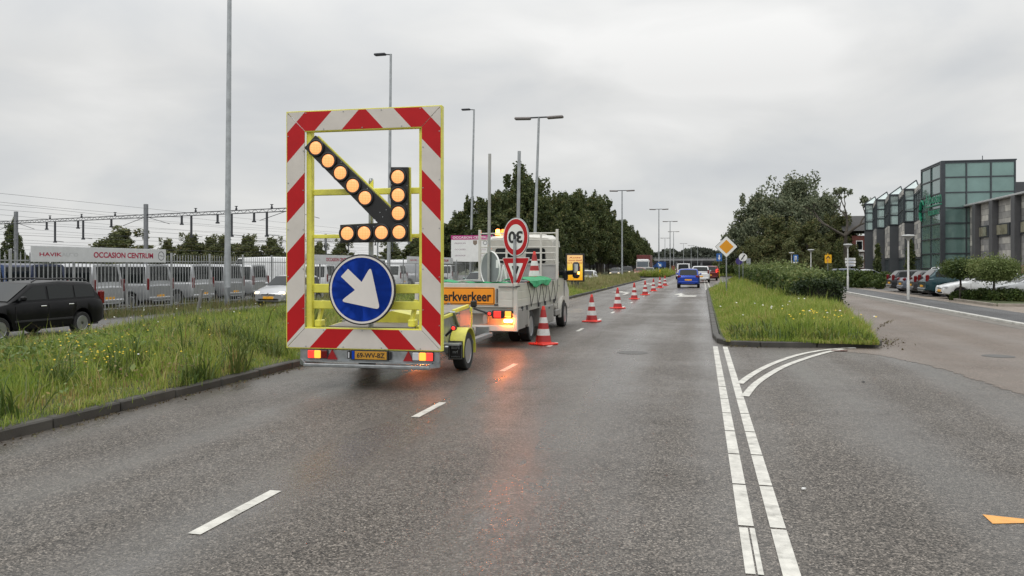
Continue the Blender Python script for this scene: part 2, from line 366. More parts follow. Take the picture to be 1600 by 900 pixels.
sheet('gutter', [(8.3, 20), (8.78, 20), (8.78, 140), (8.3, 140)], .009, mat('gutter_stone', (.16, .145, .125), .7, var=.25, grime=.3))
b = MB()
for i in range(116): b.box(8.87, 20.5 + i, .03, .17, .985, .1, bev=.012)
b.build('kerb', mat('kerb_white', (.52, .51, .47), .55, var=.15, grime=.4), tagd=dict(kind='structure'))
sheet('footpath', [(8.97, 20), (10.9, 20), (10.9, 140), (8.97, 140)], .06, m_path)
sheet('pavement', [(10.9, -10), (45, -10), (45, 140), (10.9, 140)], .052, m_pave)
sheet('parking', [(11.8, 46), (21, 46), (21, 64), (11.8, 64)], .057, asphalt('asphalt_bay', (.10, .095, .09), (.22, .205, .19), .5, 90))
# verge between the carriageways
def verge_z(X, Y):
    a = (X - LK) / (edge_opp(Y) - LK); a = min(max(a, 0), 1)
    return .10 + .13 * math.sin(math.pi * min(a * 1.15, 1)) + (.10 * min(1, max(0, (Y - 15) / 6)) * a * a) - .30 * a ** (3 + 7 * min(1, max(0, (Y - 15) / 6)))
def grid_sheet(name, left, right, y0, y1, ny, nx, zf, m):
    b = MB(); vs = []; fs = []
    for j in range(ny + 1):
        y = y0 + (y1 - y0) * j / ny
        for i in range(nx + 1):
            x = left(y) + (right(y) - left(y)) * i / nx
            vs.append((x, y, zf(x, y)))
    for j in range(ny):
        for i in range(nx):
            k = j * (nx + 1) + i; fs.append([k, k + 1, k + nx + 2, k + nx + 1])
    b.add(vs, fs, 0, True); return b.build(name, m, tagd=dict(kind='structure'))
tip = lambda y: LK - .14 if y < 92 else LK - .14 - (y - 92) * .12
grid_sheet('verge', edge_opp, tip, -30, 103, 60, 14, verge_z, m_soil)
isl_l = lambda y: .42 + max(0, 19.5 - y) * .02 + (0 if y < 56 else min(2.4, (y - 56) * .16))
def isl_r(y): return 3.55 + (y - 17.3) * .105 if y < 33 else 5.2
def isl_z(X, Y):
    l, r = isl_l(Y), isl_r(Y); a = min(max((X - l) / (r - l), 0), 1)
    return .105 + .16 * math.sin(math.pi * a) * min(1, max(0, (Y - 17.3)) / 3)
grid_sheet('verge', isl_l, isl_r, 17.55, 92, 50, 10, isl_z, m_soil)
fi_l = lambda y: 1.9 if y < 400 else 2.0
grid_sheet('verge', lambda y: 1.9, lambda y: 5.4, 126, 420, 20, 3, lambda x, y: .12, m_soil)
grid_sheet('verge', lambda y: -9.15, lambda y: -4.7 if y > 126 else -4.7 - (126 - y) * .35, 117, 500, 20, 3, lambda x, y: .14, m_soil)
def kerb_line(name, pts, wd=.15, z=.115, step=1.0, side=1):
    b = MB(); acc = []
    for p, q in zip(pts[:-1], pts[1:]):
        p, q = Vector((*p, 0)), Vector((*q, 0)); L = (q - p).length; n = max(1, round(L / step)); d = (q - p) / n
        for i in range(n):
            c = p + d * (i + .5); nrm = Vector((-d.y, d.x, 0)).normalized() * side
            c = c + nrm * wd / 2; jz = random.uniform(-.012, .008)
            b.box(c.x, c.y, (z + jz) / 2 - .06, wd, d.length * .985, z + jz + .12, rot=Matrix.Rotation(math.atan2(d.y, d.x) - math.pi / 2 + random.uniform(-.008, .008), 3, 'Z'), bev=.018)
    return b.build(name, m_kerb, tagd=dict(kind='structure'))
kerb_line('kerb', [(LK, -12), (LK, 92), (LK - .6, 98), (LK - 1.6, 102.5), (-9.2, 103.5)])
kerb_line('kerb', [(.45, 60), (.30, 54), (.26, 19.4), (.34, 18.1), (.62, 17.45), (1.2, 17.35), (3.5, 17.75), (3.75, 18.3)], side=1)
kerb_line('kerb', [(6.0, 126), (1.8, 126), (1.8, 200)], side=-1)
kerb_line('kerb', [(-9.2, 117), (-8.2, 117), (-4.6, 126), (-4.6, 300)], side=1)
# painted markings
b = MB()
def ribbon(pts, wd, z=.004, m=0):
    P = [Vector((p[0], p[1], 0)) for p in pts]; vs = []
    for i, p in enumerate(P):
        d = (P[min(i + 1, len(P) - 1)] - P[max(0, i - 1)]).normalized(); nrm = Vector((-d.y, d.x, 0)) * wd / 2
        vs += [(p.x + nrm.x, p.y + nrm.y, z), (p.x - nrm.x, p.y - nrm.y, z)]
    b.add(vs, [[2 * i, 2 * i + 1, 2 * i + 3, 2 * i + 2] for i in range(len(P) - 1)], m)
DX, DY0 = G(320, 836.5)
for k in range(-1, 27):
    x = -3.14; ribbon([(x, DY0 + 4 * k), (x, DY0 + 4 * k + 1)], .095)
for x in (.285, .485):
    for k in range(13):
        y0 = 5.41 + 1.03 * (k - 1)
        if x < .3 and k == 0:
            ribbon([(x - .02, y0 + .2), (x - .02, y0 + 1.0)], .055); ribbon([(x + .035, y0 + .2), (x + .035, y0 + 1.0)], .032); continue
        ribbon([(x, y0 + .015), (x, min(y0 + 1.012, 17.3))], .098)
for k in range(30): ribbon([(.32, 57 + k * 2), (.32, 58.2 + k * 2)], .1); ribbon([(.62, 57 + k * 2), (.62, 58.2 + k * 2)], .1)
def smooth_px(px, n=6):
    P = [Vector((*G(*p), 0)) for p in px]; out = []
    for i in range(len(P) - 1):
        a, b_, c, d = P[max(i - 1, 0)], P[i], P[i + 1], P[min(i + 2, len(P) - 1)]
        for k in range(n):
            t = k / n; out.append(.5 * ((2 * b_) + (c - a) * t + (2 * a - 5 * b_ + 4 * c - d) * t * t + (3 * b_ - a - 3 * c + d) * t ** 3))
    return out + [P[-1]]
for px in ([(1365, 540.6), (1300, 546), (1268, 550.5), (1240, 557), (1213, 566.5), (1190, 577), (1170, 589), (1156, 600)], [(1318, 546), (1295, 550), (1268, 557.5), (1240, 567), (1217, 577), (1195, 590), (1178, 603), (1164, 620)]):
    P = smooth_px(px); 
    for i in range(0, len(P) - 1, 3): ribbon(P[i:i + 4] if i + 4 <= len(P) else P[i:], .105, .0085)
def poly_mark(px, z=.004, m=0):
    P = [(*G(*p), z) for p in px]
    a = sum(P[i][0] * P[(i + 1) % len(P)][1] - P[(i + 1) % len(P)][0] * P[i][1] for i in range(len(P)))
    b.add(P if a > 0 else P[::-1], [list(range(len(P)))], m)
def arrow_mark(x, y, s=1, mir=1):
    pts = [(0, 0), (.18, 0), (.18, 3.2), (-.5, 5.2), (-.5, 6.0), (-1.15, 4.4), (-.5, 3.2), (-.5, 4.0), (0, 2.8)]
    P = [(x + mir * px * s, y + py * s, .004) for px, py in pts]
    a = sum(P[i][0] * P[(i + 1) % len(P)][1] - P[(i + 1) % len(P)][0] * P[i][1] for i in range(len(P)))
    b.add(P if a > 0 else P[::-1], [list(range(len(P)))])
poly_mark([(1052.5, 460), (1064, 458.2), (1071, 460.4), (1065.5, 460.7), (1066.5, 461.6), (1089, 461.9), (1087, 463.5), (1057, 463.6), (1062, 461.8), (1061, 460.9)])
arrow_mark(-4.55, 47); arrow_mark(-4.55, 72); arrow_mark(-1.2, 84, 1, -1)
b.build('road_markings', m_paint, tagd=dict(kind='structure'))
b = MB(); poly_mark([(1535, 804.5), (1551, 819), (1650, 817)]); b.build('road_markings', mat('paint_orange', (.75, .36, .08), .5, var=.12, scale=9), tagd=dict(kind='structure'))
b = MB()
for (u, v, r, sx) in ((985, 553, .32, 1), (1005, 448, .3, 1)): pass
P = disc_pts((*G(988, 551), .004), .30, (1, 0, 0), (0, 1, 0), 28); b.add(P, [list(range(28))]); 
P = disc_pts((*G(1560, 557), .009), .28, (1, 0, 0), (0, 1, 0), 28); b.add(P, [list(range(28))])
b.build('manhole_cover', mat('cast_iron', (.10, .095, .088), .5, .4, var=.3, scale=30), tagd=dict(kind='structure'))
# ------------------------------------------------------------------ grass (stuff)
m_grass = leafmat('grass', [(0, (.09, .155, .022)), (.3, (.19, .275, .04)), (.58, (.27, .345, .06)), (.78, (.37, .39, .09)), (.92, (.48, .41, .18)), (1, (.33, .21, .09))], .55, .4)
m_weed = leafmat('weed', [(0, (.045, .085, .018)), (.5, (.09, .14, .03)), (1, (.15, .16, .05))], .5, .3)
m_yflower = mat('flower_yellow', (.75, .52, .02), .6, var=.1); m_wflower = mat('flower_white', (.7, .7, .64), .6, var=.05)
def blades(name, xy, zf, hmean, wd, m, tuft=.0, lean=.55):
    n = len(xy); x, y = xy[:, 0], xy[:, 1]
    z = zf(x, y); h = hmean * RNG.gamma(6, 1 / 6, n)
    if callable(tuft): h = h * tuft(x, y)
    a = RNG.uniform(0, 2 * math.pi, n); ln = RNG.uniform(.05, lean, n) * h; w2 = wd * RNG.uniform(.6, 1.3, n) / 2
    dx, dy = np.cos(a), np.sin(a); px, py = -dy, dx
    V = np.empty((n, 5, 3), dtype=np.float32)
    for k, (fh, fl, fw) in enumerate(((0, 0, 1), (0, 0, -1), (.6, .4, .8), (.6, .4, -.8), (1, 1, 0))):
        V[:, k, 0] = x + dx * ln * fl + px * w2 * fw; V[:, k, 1] = y + dy * ln * fl + py * w2 * fw; V[:, k, 2] = z + h * fh * (1 - .25 * fl * ln / h) - (.02 if fh == 0 else 0)
    b0 = np.arange(n) * 5
    q = np.stack([b0, b0 + 1, b0 + 3, b0 + 2], 1); t = np.stack([b0 + 2, b0 + 3, b0 + 4], 1)
    me = raw_mesh(name, V.reshape(-1, 3), [q, t], m)
    return obj_of(name, me, kind='stuff')
def vnoise(x, y, s, seed=0):
    r = np.random.default_rng(seed).random((64, 64)); gx, gy = x * s + 100, y * s + 100
    ix, iy = np.floor(gx).astype(int), np.floor(gy).astype(int); fx, fy = gx - ix, gy - iy
    fx = fx * fx * (3 - 2 * fx); fy = fy * fy * (3 - 2 * fy)
    g = lambda i, j: r[i % 64, j % 64]
    return (g(ix, iy) * (1 - fx) + g(ix + 1, iy) * fx) * (1 - fy) + (g(ix, iy + 1) * (1 - fx) + g(ix + 1, iy + 1) * fx) * fy
v_opp = np.vectorize(edge_opp); v_vz = np.vectorize(verge_z); v_iz = np.vectorize(isl_z); v_il = np.vectorize(isl_l); v_ir = np.vectorize(isl_r)
def verge_xy(n, y0, y1, pw=1.0):
    y = y0 + (y1 - y0) * RNG.random(n) ** pw; e = v_opp(y) + .05; t = RNG.random(n)
    kr = np.where(y < 92, LK - .1, LK - .1 - (y - 92) * .12)
    return np.stack([e + (kr - e) * t, y], 1)
hv = lambda x, y: (.35 + 1.0 * vnoise(x, y, .55, 1) + .4 * vnoise(x, y, 1.9, 2)) * np.where(x < -11, np.clip((y - 9) / 12, .50, .72), 1)
hedge_fall = lambda x, y: np.clip((LK + .05 - x) / 1.2, .35, 1)
blades('verge_grass', verge_xy(150000, 2.5, 20, 1.15), v_vz, .17, .009, m_grass, lambda x, y: hv(x, y) * hedge_fall(x, y), .9)
blades('verge_grass', verge_xy(80000, 20, 50, 1.2), v_vz, .20, .016, m_grass, lambda x, y: hv(x, y) * hedge_fall(x, y), .8)
blades('verge_grass', verge_xy(45000, 50, 103, 1.0), v_vz, .36, .035, leafmat('dry_grass', [(0, (.12, .16, .04)), (.4, (.22, .24, .08)), (.75, (.34, .31, .15)), (1, (.30, .22, .11))], .6, .3), lambda x, y: hv(x, y) * hedge_fall(x, y), .7)
def clumps(n, y0, y1, per, spread, xmin=None, xmax=None):
    c = verge_xy(n, y0, y1); k = np.repeat(c, per, 0); k = k + RNG.normal(0, spread, k.shape)
    e = v_opp(k[:, 1]); return k[(k[:, 0] > e) & (k[:, 0] < LK - .05)]
blades('verge_grass', clumps(520, 3, 26, 60, .09), v_vz, .27, .010, m_grass, hv, 1.1)
blades('verge_weeds', clumps(240, 3, 40, 80, .14), v_vz, .30, .022, m_weed, hv, 1.3)
xk = clumps(260, 3, 60, 24, .06); xk = np.stack([np.full(len(xk), LK - .12) + RNG.normal(0, .06, len(xk)), xk[:, 1]], 1); xk = xk[vnoise(xk[:, 0], xk[:, 1], .9, 31) > .55]
blades('kerb_grass', xk, lambda x, y: np.full(len(x), .09), .13, .010, m_grass, 0, 1.6)
# tall weeds and seed stalks along the far side of the verge
xx = np.stack([RNG.uniform(-15.7, -13.4, 14000), RNG.uniform(9, 60, 14000)], 1)
blades('verge_weeds', xx, v_vz, .40, .013, leafmat('stalk', [(0, (.10, .15, .035)), (.5, (.20, .22, .07)), (1, (.26, .19, .10))], .6, .3), lambda x, y: hv(x, y) * np.clip((y - 15.5) / 4, .35, 1.1), .6)
xx = np.stack([RNG.uniform(-22.4, -20.6, 16000), RNG.uniform(16, 70, 16000)], 1)
blades('verge_weeds', xx, lambda x, y: np.full(len(x), -.2), .36, .02, leafmat('fence_weed', [(0, (.07, .10, .03)), (.5, (.14, .16, .055)), (1, (.26, .19, .10))], .6, .3), hv, .7)
sheet('verge', [(-22.6, -30), (-21.9, -30), (-21.9, 100), (-22.6, 100)], -.185, m_soil)
# island grass
def isl_xy(n, y0, y1, pw=1.0):
    y = y0 + (y1 - y0) * RNG.random(n) ** pw; l, r = v_il(y) + .05, v_ir(y) - .03; return np.stack([l + (r - l) * RNG.random(n), y], 1)
hi_ = lambda x, y: (.55 + .8 * vnoise(x, y, .8, 5)) * np.clip((x - v_il(y)) / .7, .35, 1) * np.clip((y - 17.1) / 1.2, .4, 1)
blades('island_grass', isl_xy(90000, 17.5, 36, 1.2), v_iz, .22, .014, m_grass, hi_, .9)
blades('island_grass', isl_xy(26000, 36, 92, 1.1), v_iz, .30, .028, m_grass, hi_, .8)
y = RNG.uniform(17.6, 19.5, 900); xx = np.stack([.6 + RNG.random(900) * 2.85, y], 1)
blades('island_weeds', xx, v_iz, .2, .03, m_weed, 0, 1.2)
blades('far_grass', np.stack([RNG.uniform(1.9, 5.4, 12000), RNG.uniform(126, 200, 12000)], 1), lambda x, y: np.full(len(x), .12), .45, .06, m_grass, 0, .7)
blades('far_grass', np.stack([RNG.uniform(-9.1, -4.8, 14000), 118 + 90 * RNG.random(14000) ** 1.5], 1), lambda x, y: np.full(len(x), .12), .6, .07, m_grass, 0, .7)
# flowers: little heads scattered in the verges
def flowers(name, cx, cy, n, spread, zf, h, m, r):
    V = []; T = []
    for i in range(n):
        x, y = random.gauss(cx, spread[0]), random.gauss(cy, spread[1])
        if name == 'verge_flowers' and x > LK - .1: continue
        z = float(zf(x, y)) + h * random.uniform(.7, 1.3); k = len(V)
        for j in range(6): a = j * math.pi / 3; V.append((x + r * math.cos(a), y + r * math.sin(a), z + random.uniform(-.3, .3) * r))
        V.append((x, y, z + r * .7)); T += [[k + j, k + (j + 1) % 6, k + 6] for j in range(6)]
    return obj_of(name, raw_mesh(name, V, [np.array(T)], m), kind='stuff')
P = np.stack([RNG.normal(-10.6, 1.1, 2600), RNG.normal(10.2, 1.3, 2600), np.zeros(2600)], 1); P = P[(P[:, 0] < LK - .5) & (P[:, 0] > -15)]
def leaf_cloud(P, size, squash=1.0, up=.3):
    """leaf clumps: one bent kite per point"""
    n = len(P); d = RNG.normal(size=(n, 3)); d[:, 2] = d[:, 2] * .7 + up; d /= np.linalg.norm(d, axis=1)[:, None]
    e = RNG.normal(size=(n, 3)); e -= d * (e * d).sum(1)[:, None]; e /= np.linalg.norm(e, axis=1)[:, None]; g_ = np.cross(d, e)
    s = (size * RNG.uniform(.55, 1.35, n))[:, None]
    V = np.empty((n, 4, 3), dtype=np.float32)
    V[:, 0] = P - e * s * .5; V[:, 1] = P + g_ * s * .34 + d * s * .10; V[:, 2] = P + e * s * .5; V[:, 3] = P - g_ * s * .34 - d * s * .04
    b0 = np.arange(n) * 4; return V.reshape(-1, 3), np.stack([b0, b0 + 1, b0 + 2, b0 + 3], 1)
def ground_leaves(P, zf, hmax, size, m):
    P = np.concatenate([P[:, :2], np.zeros((len(P), 1))], 1); P[:, 2] = zf(P[:, 0], P[:, 1]) + hmax * RNG.random(len(P)) ** .6; V, Fq = leaf_cloud(P, size, up=1.4); return obj_of('verge_weeds', raw_mesh('verge_weeds', V, [Fq], m), kind='stuff')
ground_leaves(P, v_vz, .26, .10, leafmat('broad_leaf', [(0, (.06, .12, .03)), (.5, (.12, .19, .05)), (.85, (.20, .26, .08)), (1, (.34, .26, .08))], .5, .3))
ground_leaves(clumps(420, 3, 30, 26, .13), v_vz, .20, .05, MATS['broad_leaf']); ground_leaves(clumps(140, 3, 30, 30, .12), v_vz, .30, .035, leafmat('dry_leaf', [(0, (.12, .08, .035)), (.6, (.22, .15, .07)), (1, (.30, .24, .12))], .6, .2))
x0, y0 = G(195, 608); flowers('verge_flowers', x0 - .35, y0, 34, (.30, .35), verge_z, .30, m_yflower, .016)
x0, y0 = G(205, 590); flowers('verge_flowers', x0 - .8, y0, 26, (.5, .5), verge_z, .30, m_yflower, .016)
flowers('verge_flowers', -10.5, 10, 34, (1.8, 4), verge_z, .36, m_yflower, .016)
flowers('verge_flowers', -9.5, 17, 30, (2.5, 5), verge_z, .45, m_yflower, .016)
flowers('verge_flowers', -11.5, 14, 22, (2.4, 6), verge_z, .46, m_wflower, .018)
flowers('island_flowers', 2.6, 19.8, 26, (.7, .6), isl_z, .36, m_yflower, .026)
flowers('island_flowers', 2.2, 22.5, 16, (.9, 1.6), isl_z, .40, m_wflower, .028)
# ------------------------------------------------------------------ warning trailer
def clip(poly, a, b, c):               # keep a*x+b*y <= c
    out = []
    for i in range(len(poly)):
        p, q = poly[i], poly[(i + 1) % len(poly)]; fp, fq = a * p[0] + b * p[1] - c, a * q[0] + b * q[1] - c
        if fp <= 0: out.append(p)
        if fp * fq < 0: t = fp / (fp - fq); out.append((p[0] + (q[0] - p[0]) * t, p[1] + (q[1] - p[1]) * t))
    return out
TYAW = R(1.6); TX, TY = -4.585, 10.2
trailer = empty('warning_trailer', (TX, TY, 0), TYAW, 'tall warning trailer with red and white striped frame, lit amber arrow lamps and round blue arrow sign', 'trailer')
trn = Vector((math.sin(TYAW), -math.cos(TYAW), 0))
def TL(u, v, off=0.0):                 # photo pixel on the board plane -> trailer local (x, z)
    P = onplane(u, v, Vector((TX, TY, 0)) + trn * off, trn) - Vector((TX, TY, 0))
    return (P.x * math.cos(TYAW) + P.y * math.sin(TYAW), P.z)
xl = (TL(447, 174)[0] + TL(450, 541)[0]) / 2; xr = (TL(689, 168)[0] + TL(688, 549)[0]) / 2
zt = (TL(447, 174)[1] + TL(687, 168)[1]) / 2; zb = (TL(450, 541)[1] + TL(688, 549)[1]) / 2
BWd, BHt = xr - xl, zt - zb; bw = .272 * BWd / 2.3; xm = (xl + xr) / 2
PER, F0 = BWd * .178, BWd * .121
g = .004
traps = dict(top=[(xl + g * 2, zt), (xr - g * 2, zt), (xr - bw - g, zt - bw), (xl + bw + g, zt - bw)], left=[(xl, zt - g * 2), (xl + bw, zt - bw - g), (xl + bw, zb + bw + g), (xl, zb + g * 2)],
             right=[(xr, zt - g * 2), (xr - bw, zt - bw - g), (xr - bw, zb + bw + g), (xr, zb + g * 2)], bottom=[(xl + g * 2, zb), (xr - g * 2, zb), (xr - bw - g, zb + bw), (xl + bw + g, zb + bw)])
for key, tr in traps.items():
    p = MB(); p.prism([(x, .002, z) for x, z in tr], (0, .022, 0), 0)
    for half in (0, 1):
        hp = clip(tr, 1, 0, xm) if half == 0 else clip(tr, -1, 0, -xm)
        k = 0
        while True:
            a = F0 + k * PER; b_ = a + PER
            if k == 0: pass
            # band function f = |x - outer edge| + .95 * (zt - z)
            sx = 1 if half == 0 else -1; x0 = xl if half == 0 else xr
            lo = F0 + (k - 1) * PER if k else -1; hi = F0 + k * PER
            # sx*(x-x0) - .95*z <= hi - .95*zt
            if len(hp) >= 3:
                q = clip(hp, sx, -.95, hi + sx * x0 - .95 * zt)
                if len(q) >= 3: q = clip(q, -sx, .95, -(lo + sx * x0 - .95 * zt))
                if len(q) >= 3: 
                    P = [Vector((x, 0, z)) for x, z in q]
                    ar = sum(q[i][0] * q[(i + 1) % len(q)][1] - q[(i + 1) % len(q)][0] * q[i][1] for i in range(len(q)))
                    p.add(P if ar > 0 else P[::-1], [list(range(len(P)))], 1 if k % 2 else 0)
            k += 1
            if lo > BWd + BHt: break
    for i in range(4):   # rivets along the panel
        a, c = tr[i], tr[(i + 1) % 4]; 
        if math.hypot(a[0] - c[0], a[1] - c[1]) < .6: continue
        cx_, cz_ = sum(t[0] for t in tr) / 4, sum(t[1] for t in tr) / 4; n = max(3, int(math.hypot(a[0] - c[0], a[1] - c[1]) / .55))
        for j in range(n):
            f = (j + .5) / n; x, z = a[0] + (c[0] - a[0]) * f, a[1] + (c[1] - a[1]) * f
            dd = .018; x += dd * (1 if cx_ > x else -1) * (key in ('left', 'right')); z += dd * (1 if cz_ > z else -1) * (key in ('top', 'bottom'))
            p.cyl((x, -.001, z), (x, -.006, z), .008, n=8, m=2)
    p.build('striped_panel', [m_white, m_red, m_galv], trailer)
f = MB()
for sgn, x in ((-1, xl), (1, xr)): f.box(x + sgn * -.0, .055, (zt + zb) / 2, .03, .10, BHt + .03, bev=.004)
f.box(xm, .055, zt, BWd - .03, .10, .03, bev=.004); f.box(xm, .055, zb, BWd - .03, .10, .03, bev=.004)
f.box(xm, .055, zt - bw - .003, BWd - 2 * bw, .10, .022, bev=.004); f.box(xm, .055, zb + bw + .003, BWd - 2 * bw, .10, .022, bev=.004)
f.box(xr - bw + .003, .055, (zt + zb) / 2, .018, .1, BHt - 2 * bw, bev=.004)
x0 = TL(478, 400, -.05)[0]; x1 = TL(488, 400, -.05)[0]; zc = (zt + zb) / 2
f.box((x0 + x1) / 2, .09, zc, .085, .09, BHt - .3, bev=.008); f.box(xr - bw - .03, .09, zc, .05, .09, BHt - .3, bev=.008)
for v, hgt in ((299, .085), (369, .055), (451, .125), (477, .115)):
    z = TL(575, v, -.08)[1]; f.box(xm + .03, .115, z, BWd - 2 * bw, .06, hgt, bev=.008)
z = TL(570, 299, -.08)[1]
for u, sg in ((576, 1),): 
    x = TL(u, 285, -.1)[0]; f.prism([(x - .05, .14, z + .04), (x + .05, .14, z + .04), (x + .05, .14, z + .17)], (0, .02, 0))
for u in (497, 643): 
    x, zz = TL(u, 505, -.1); f.box(x, .16, zz, .10, .16, .10, bev=.015); f.bar((x - .02, .16, zz), (x + .03, .22, zz + .32), .07, .05, bev=.008)
f.build('frame', m_yel, trailer)
st = MB(); x, z = TL(581, 281, -.35); st.cyl((x, .32, .5), (x, .32, z - .02), .035, n=14); st.cyl((x, .32, z - .02), (x, .32, z + .02), .035, .02, n=14)
st.bar((x, .32, z - .15), (x - .0, .13, z - .15), .05, .04); st.build('mast', m_galv, trailer)
# arrow lamp panel (zoomed pixel -> photo pixel)
zz1 = lambda a, b_: TL(430 + a / 3.6, 150 + b_ / 3.6, .05)
out = [(225, 222), (650, 634), (650, 400), (745, 400), (750, 819), (366, 826), (365, 725), (577, 714), (163, 292)]
ap = MB(); ap.prism([(x, -.05, z) for x, z in (zz1(*q) for q in out)], (0, .06, 0))
for q in ((190, 265), (243, 262), (330, 440), (372, 372), (462, 580), (520, 520), (563, 697), (590, 655), (605, 680), (625, 640), (465, 735), (555, 735), (655, 500), (742, 505), (742, 608), (560, 815), (745, 730)):
    x, z = zz1(*q); ap.cyl((x, -.05, z), (x, -.056, z), .007, n=8, m=1)
panel = ap.build('lamp_panel', [mat('panel_black', (.014, .014, .015), .42), m_galv], trailer)
e2 = MB(); P = [(x, -.044 + .045, z) for x, z in (zz1(*q) for q in out)]
cx_ = sum(q[0] for q in P) / 9; e2.prism([(x + .018, .012, z + .006) for x, y, z in P], (0, .03, 0)); e2.build('panel_backing', m_yel, trailer)
# amber lens: LED dots show through the lens
def lensmat():
    m = bpy.data.materials.new('arrow_lens'); m.use_nodes = True; t = m.node_tree; b_ = t.nodes['Principled BSDF']
    tcn = N(t, 'ShaderNodeTexCoord'); vo = N(t, 'ShaderNodeTexVoronoi', i_Scale=44.0, i_Randomness=.1); vo.voronoi_dimensions = '3D'
    mp = N(t, 'ShaderNodeMapping'); mp.inputs['Scale'].default_value = (1, 0, 1); Lk(t, tcn.outputs['Object'], mp.inputs[0]); Lk(t, mp.outputs[0], vo.inputs['Vector'])
    c = ramp(t, vo.outputs['Distance'], [(.0, (1.0, .54, .26)), (.35, (1.0, .42, .16)), (.62, (.80, .26, .09))])
    b_.inputs['Base Color'].default_value = (.5, .2, .05, 1); b_.inputs['Roughness'].default_value = .25
    Lk(t, c, b_.inputs['Emission Color']); b_.inputs['Emission Strength'].default_value = 1.0
    return m
m_lens = lensmat()
BKM = lambda x, y, z: Matrix.Translation((x, y, z)) @ Matrix.Rotation(R(90), 4, 'X')
for q in ((231, 293), (301, 365), (369, 433), (439, 505), (508, 573), (692, 455), (694, 558), (695, 660), (699, 766), (600, 768), (503, 771), (408, 773)):
    x, z = zz1(*q); a = MB(); a.lathe([(.098, 0), (.118, 0), (.120, .028), (.112, .034), (.100, .034), (.097, .02)], 32, 0, BKM(x, -.0505, z))
    bz = a.build('lamp_bezel', m_black, trailer)
    a = MB(); a.lathe([(.098, .012), (.085, .026), (.05, .034), (.0, .037)], 32, 0, BKM(x, -.0505, z)); a.build('lens', m_lens, bz)
# round blue sign
sx0, sz0 = TL(565, 452.5, .09); rad = (TL(617, 452, .09)[0] - TL(513, 452, .09)[0]) / 2
sg = MB(); sg.lathe([(rad * .94, -.01), (rad, -.01), (rad, .03), (rad * .965, .034), (rad * .965, .03), (0, .03)], 64, 0, BKM(sx0, -.06, sz0), smooth=False)
bs = sg.build('direction_sign', m_black, trailer)
a = MB(); a.lathe([(rad * .963, .0312), (rad * .905, .0312)], 64, 0, BKM(sx0, -.06, sz0), False, False); a.lathe([(rad * .903, .0316), (0.0, .0316)], 64, 1, BKM(sx0, -.06, sz0), False)
zz7 = lambda a_, b_: TL(470 + a_ / 6.43, 380 + b_ / 6.43, .092)
def rounded(pts, radii, n=5):
    out = []
    for i, p in enumerate(pts):
        p = Vector(p); r = radii[i]
        if r <= 0: out.append(tuple(p)); continue
        a_, c = Vector(pts[i - 1]), Vector(pts[(i + 1) % len(pts)]); d1, d2 = (a_ - p).normalized(), (c - p).normalized()
        s, e = p + d1 * r, p + d2 * r
        for k in range(n + 1): t = k / n; out.append(tuple(s * (1 - t) ** 2 + p * 2 * t * (1 - t) + e * t * t))
    return out
ar = [(475, 257), (612, 390), (700, 240), (733, 268), (800, 660), (760, 662), (408, 588), (420, 560), (545, 470), (403, 335)]
ar = [(475, 257), (612, 390), (702, 232), (797, 668), (398, 583), (545, 470), (403, 335)]
arl = rounded([zz7(*q) for q in ar], [.01, .0, .075, .075, .075, 0, .01])
a.add([(x, -.0945, z) for x, z in arl], [list(range(len(arl)))], 0); a.v[-len(arl):] = a.v[-len(arl):]
for fidx in (len(a.f) - 1,): a.f[fidx] = a.f[fidx][::-1]
a.build('sign_face', [mat('sign_white_b', (.70, .66, .62), .4, var=.04), m_blue], bs)
# rear light bar
y0b = .02
lb = MB(); z1, z0 = zb - .03, TL(580, 574)[1]
xa, xb = TL(468, 560)[0], TL(686, 560)[0]
lb.box((xa + xb) / 2, .04, (z1 + z0) / 2 + .03, xb - xa, .05, z1 - z0 - .05, bev=.006)
lb.box((xa + xb) / 2 + .01, -.08, z0 + .025, xb - xa - .22, .10, .045, bev=.008)
lb.box((xa + xb) / 2 + .01, -.02, z0 + .075, xb - xa - .2, .07, .02)
for sgn, x in ((-1, xa), (1, xb)): lb.prism([(x, .01, z0 + .10), (x, .01, z0 + .02), (x - sgn * .14, -.13, z0 + .01), (x - sgn * .14, -.13, z0 + .05)], (0, .05, 0))
lb.build('light_bar', m_galv, trailer)
zl = TL(497, 552)[1]; zr_ = TL(660, 556)[1]; zpl = (zl + zr_) / 2 - .01
for u0, u1, order in ((482, 512, 'rak'), (645, 677, 'war')):
    xa2, xb2 = TL(u0, 552)[0], TL(u1, 552)[0]; w3 = (xb2 - xa2) / 3
    a = MB(); a.box((xa2 + xb2) / 2, 0, zpl, xb2 - xa2 + .012, .03, .125, bev=.006); h0 = a.build('tail_lamp', m_black, trailer)
    for i, k in enumerate(order):
        a = MB(); a.box(xa2 + w3 * (i + .5), -.016, zpl, w3 - .004, .03, .108, bev=.008)
        a.build('lens', {'r': m_redlit, 'a': m_amber, 'w': m_head, 'k': m_redlamp}[k], h0)
for u0, u1 in ((511, 527), (630, 646)):
    xa2, xb2 = TL(u0, 552)[0], TL(u1, 552)[0]
    a = MB(); a.prism([(xa2, -.008, zpl - .07), (xb2, -.008, zpl - .07), ((xa2 + xb2) / 2, -.008, zpl + .07)], (0, .02, 0)); a.build('reflector', mat('reflector_red', (.30, .012, .015), .3, var=.1), trailer)
xa2, xb2 = TL(551, 552)[0], TL(605, 552)[0]
a = MB(); a.box((xa2 + xb2) / 2, -.002, zpl, xb2 - xa2 + .05, .03, .135, m=1, bev=.006); a.box((xa2 + xb2) / 2 + .02, -.019, zpl, xb2 - xa2 - .04, .008, .112, bev=.003); a.box(xa2 + .016, -.019, zpl, .038, .008, .112, m=2, bev=.003)
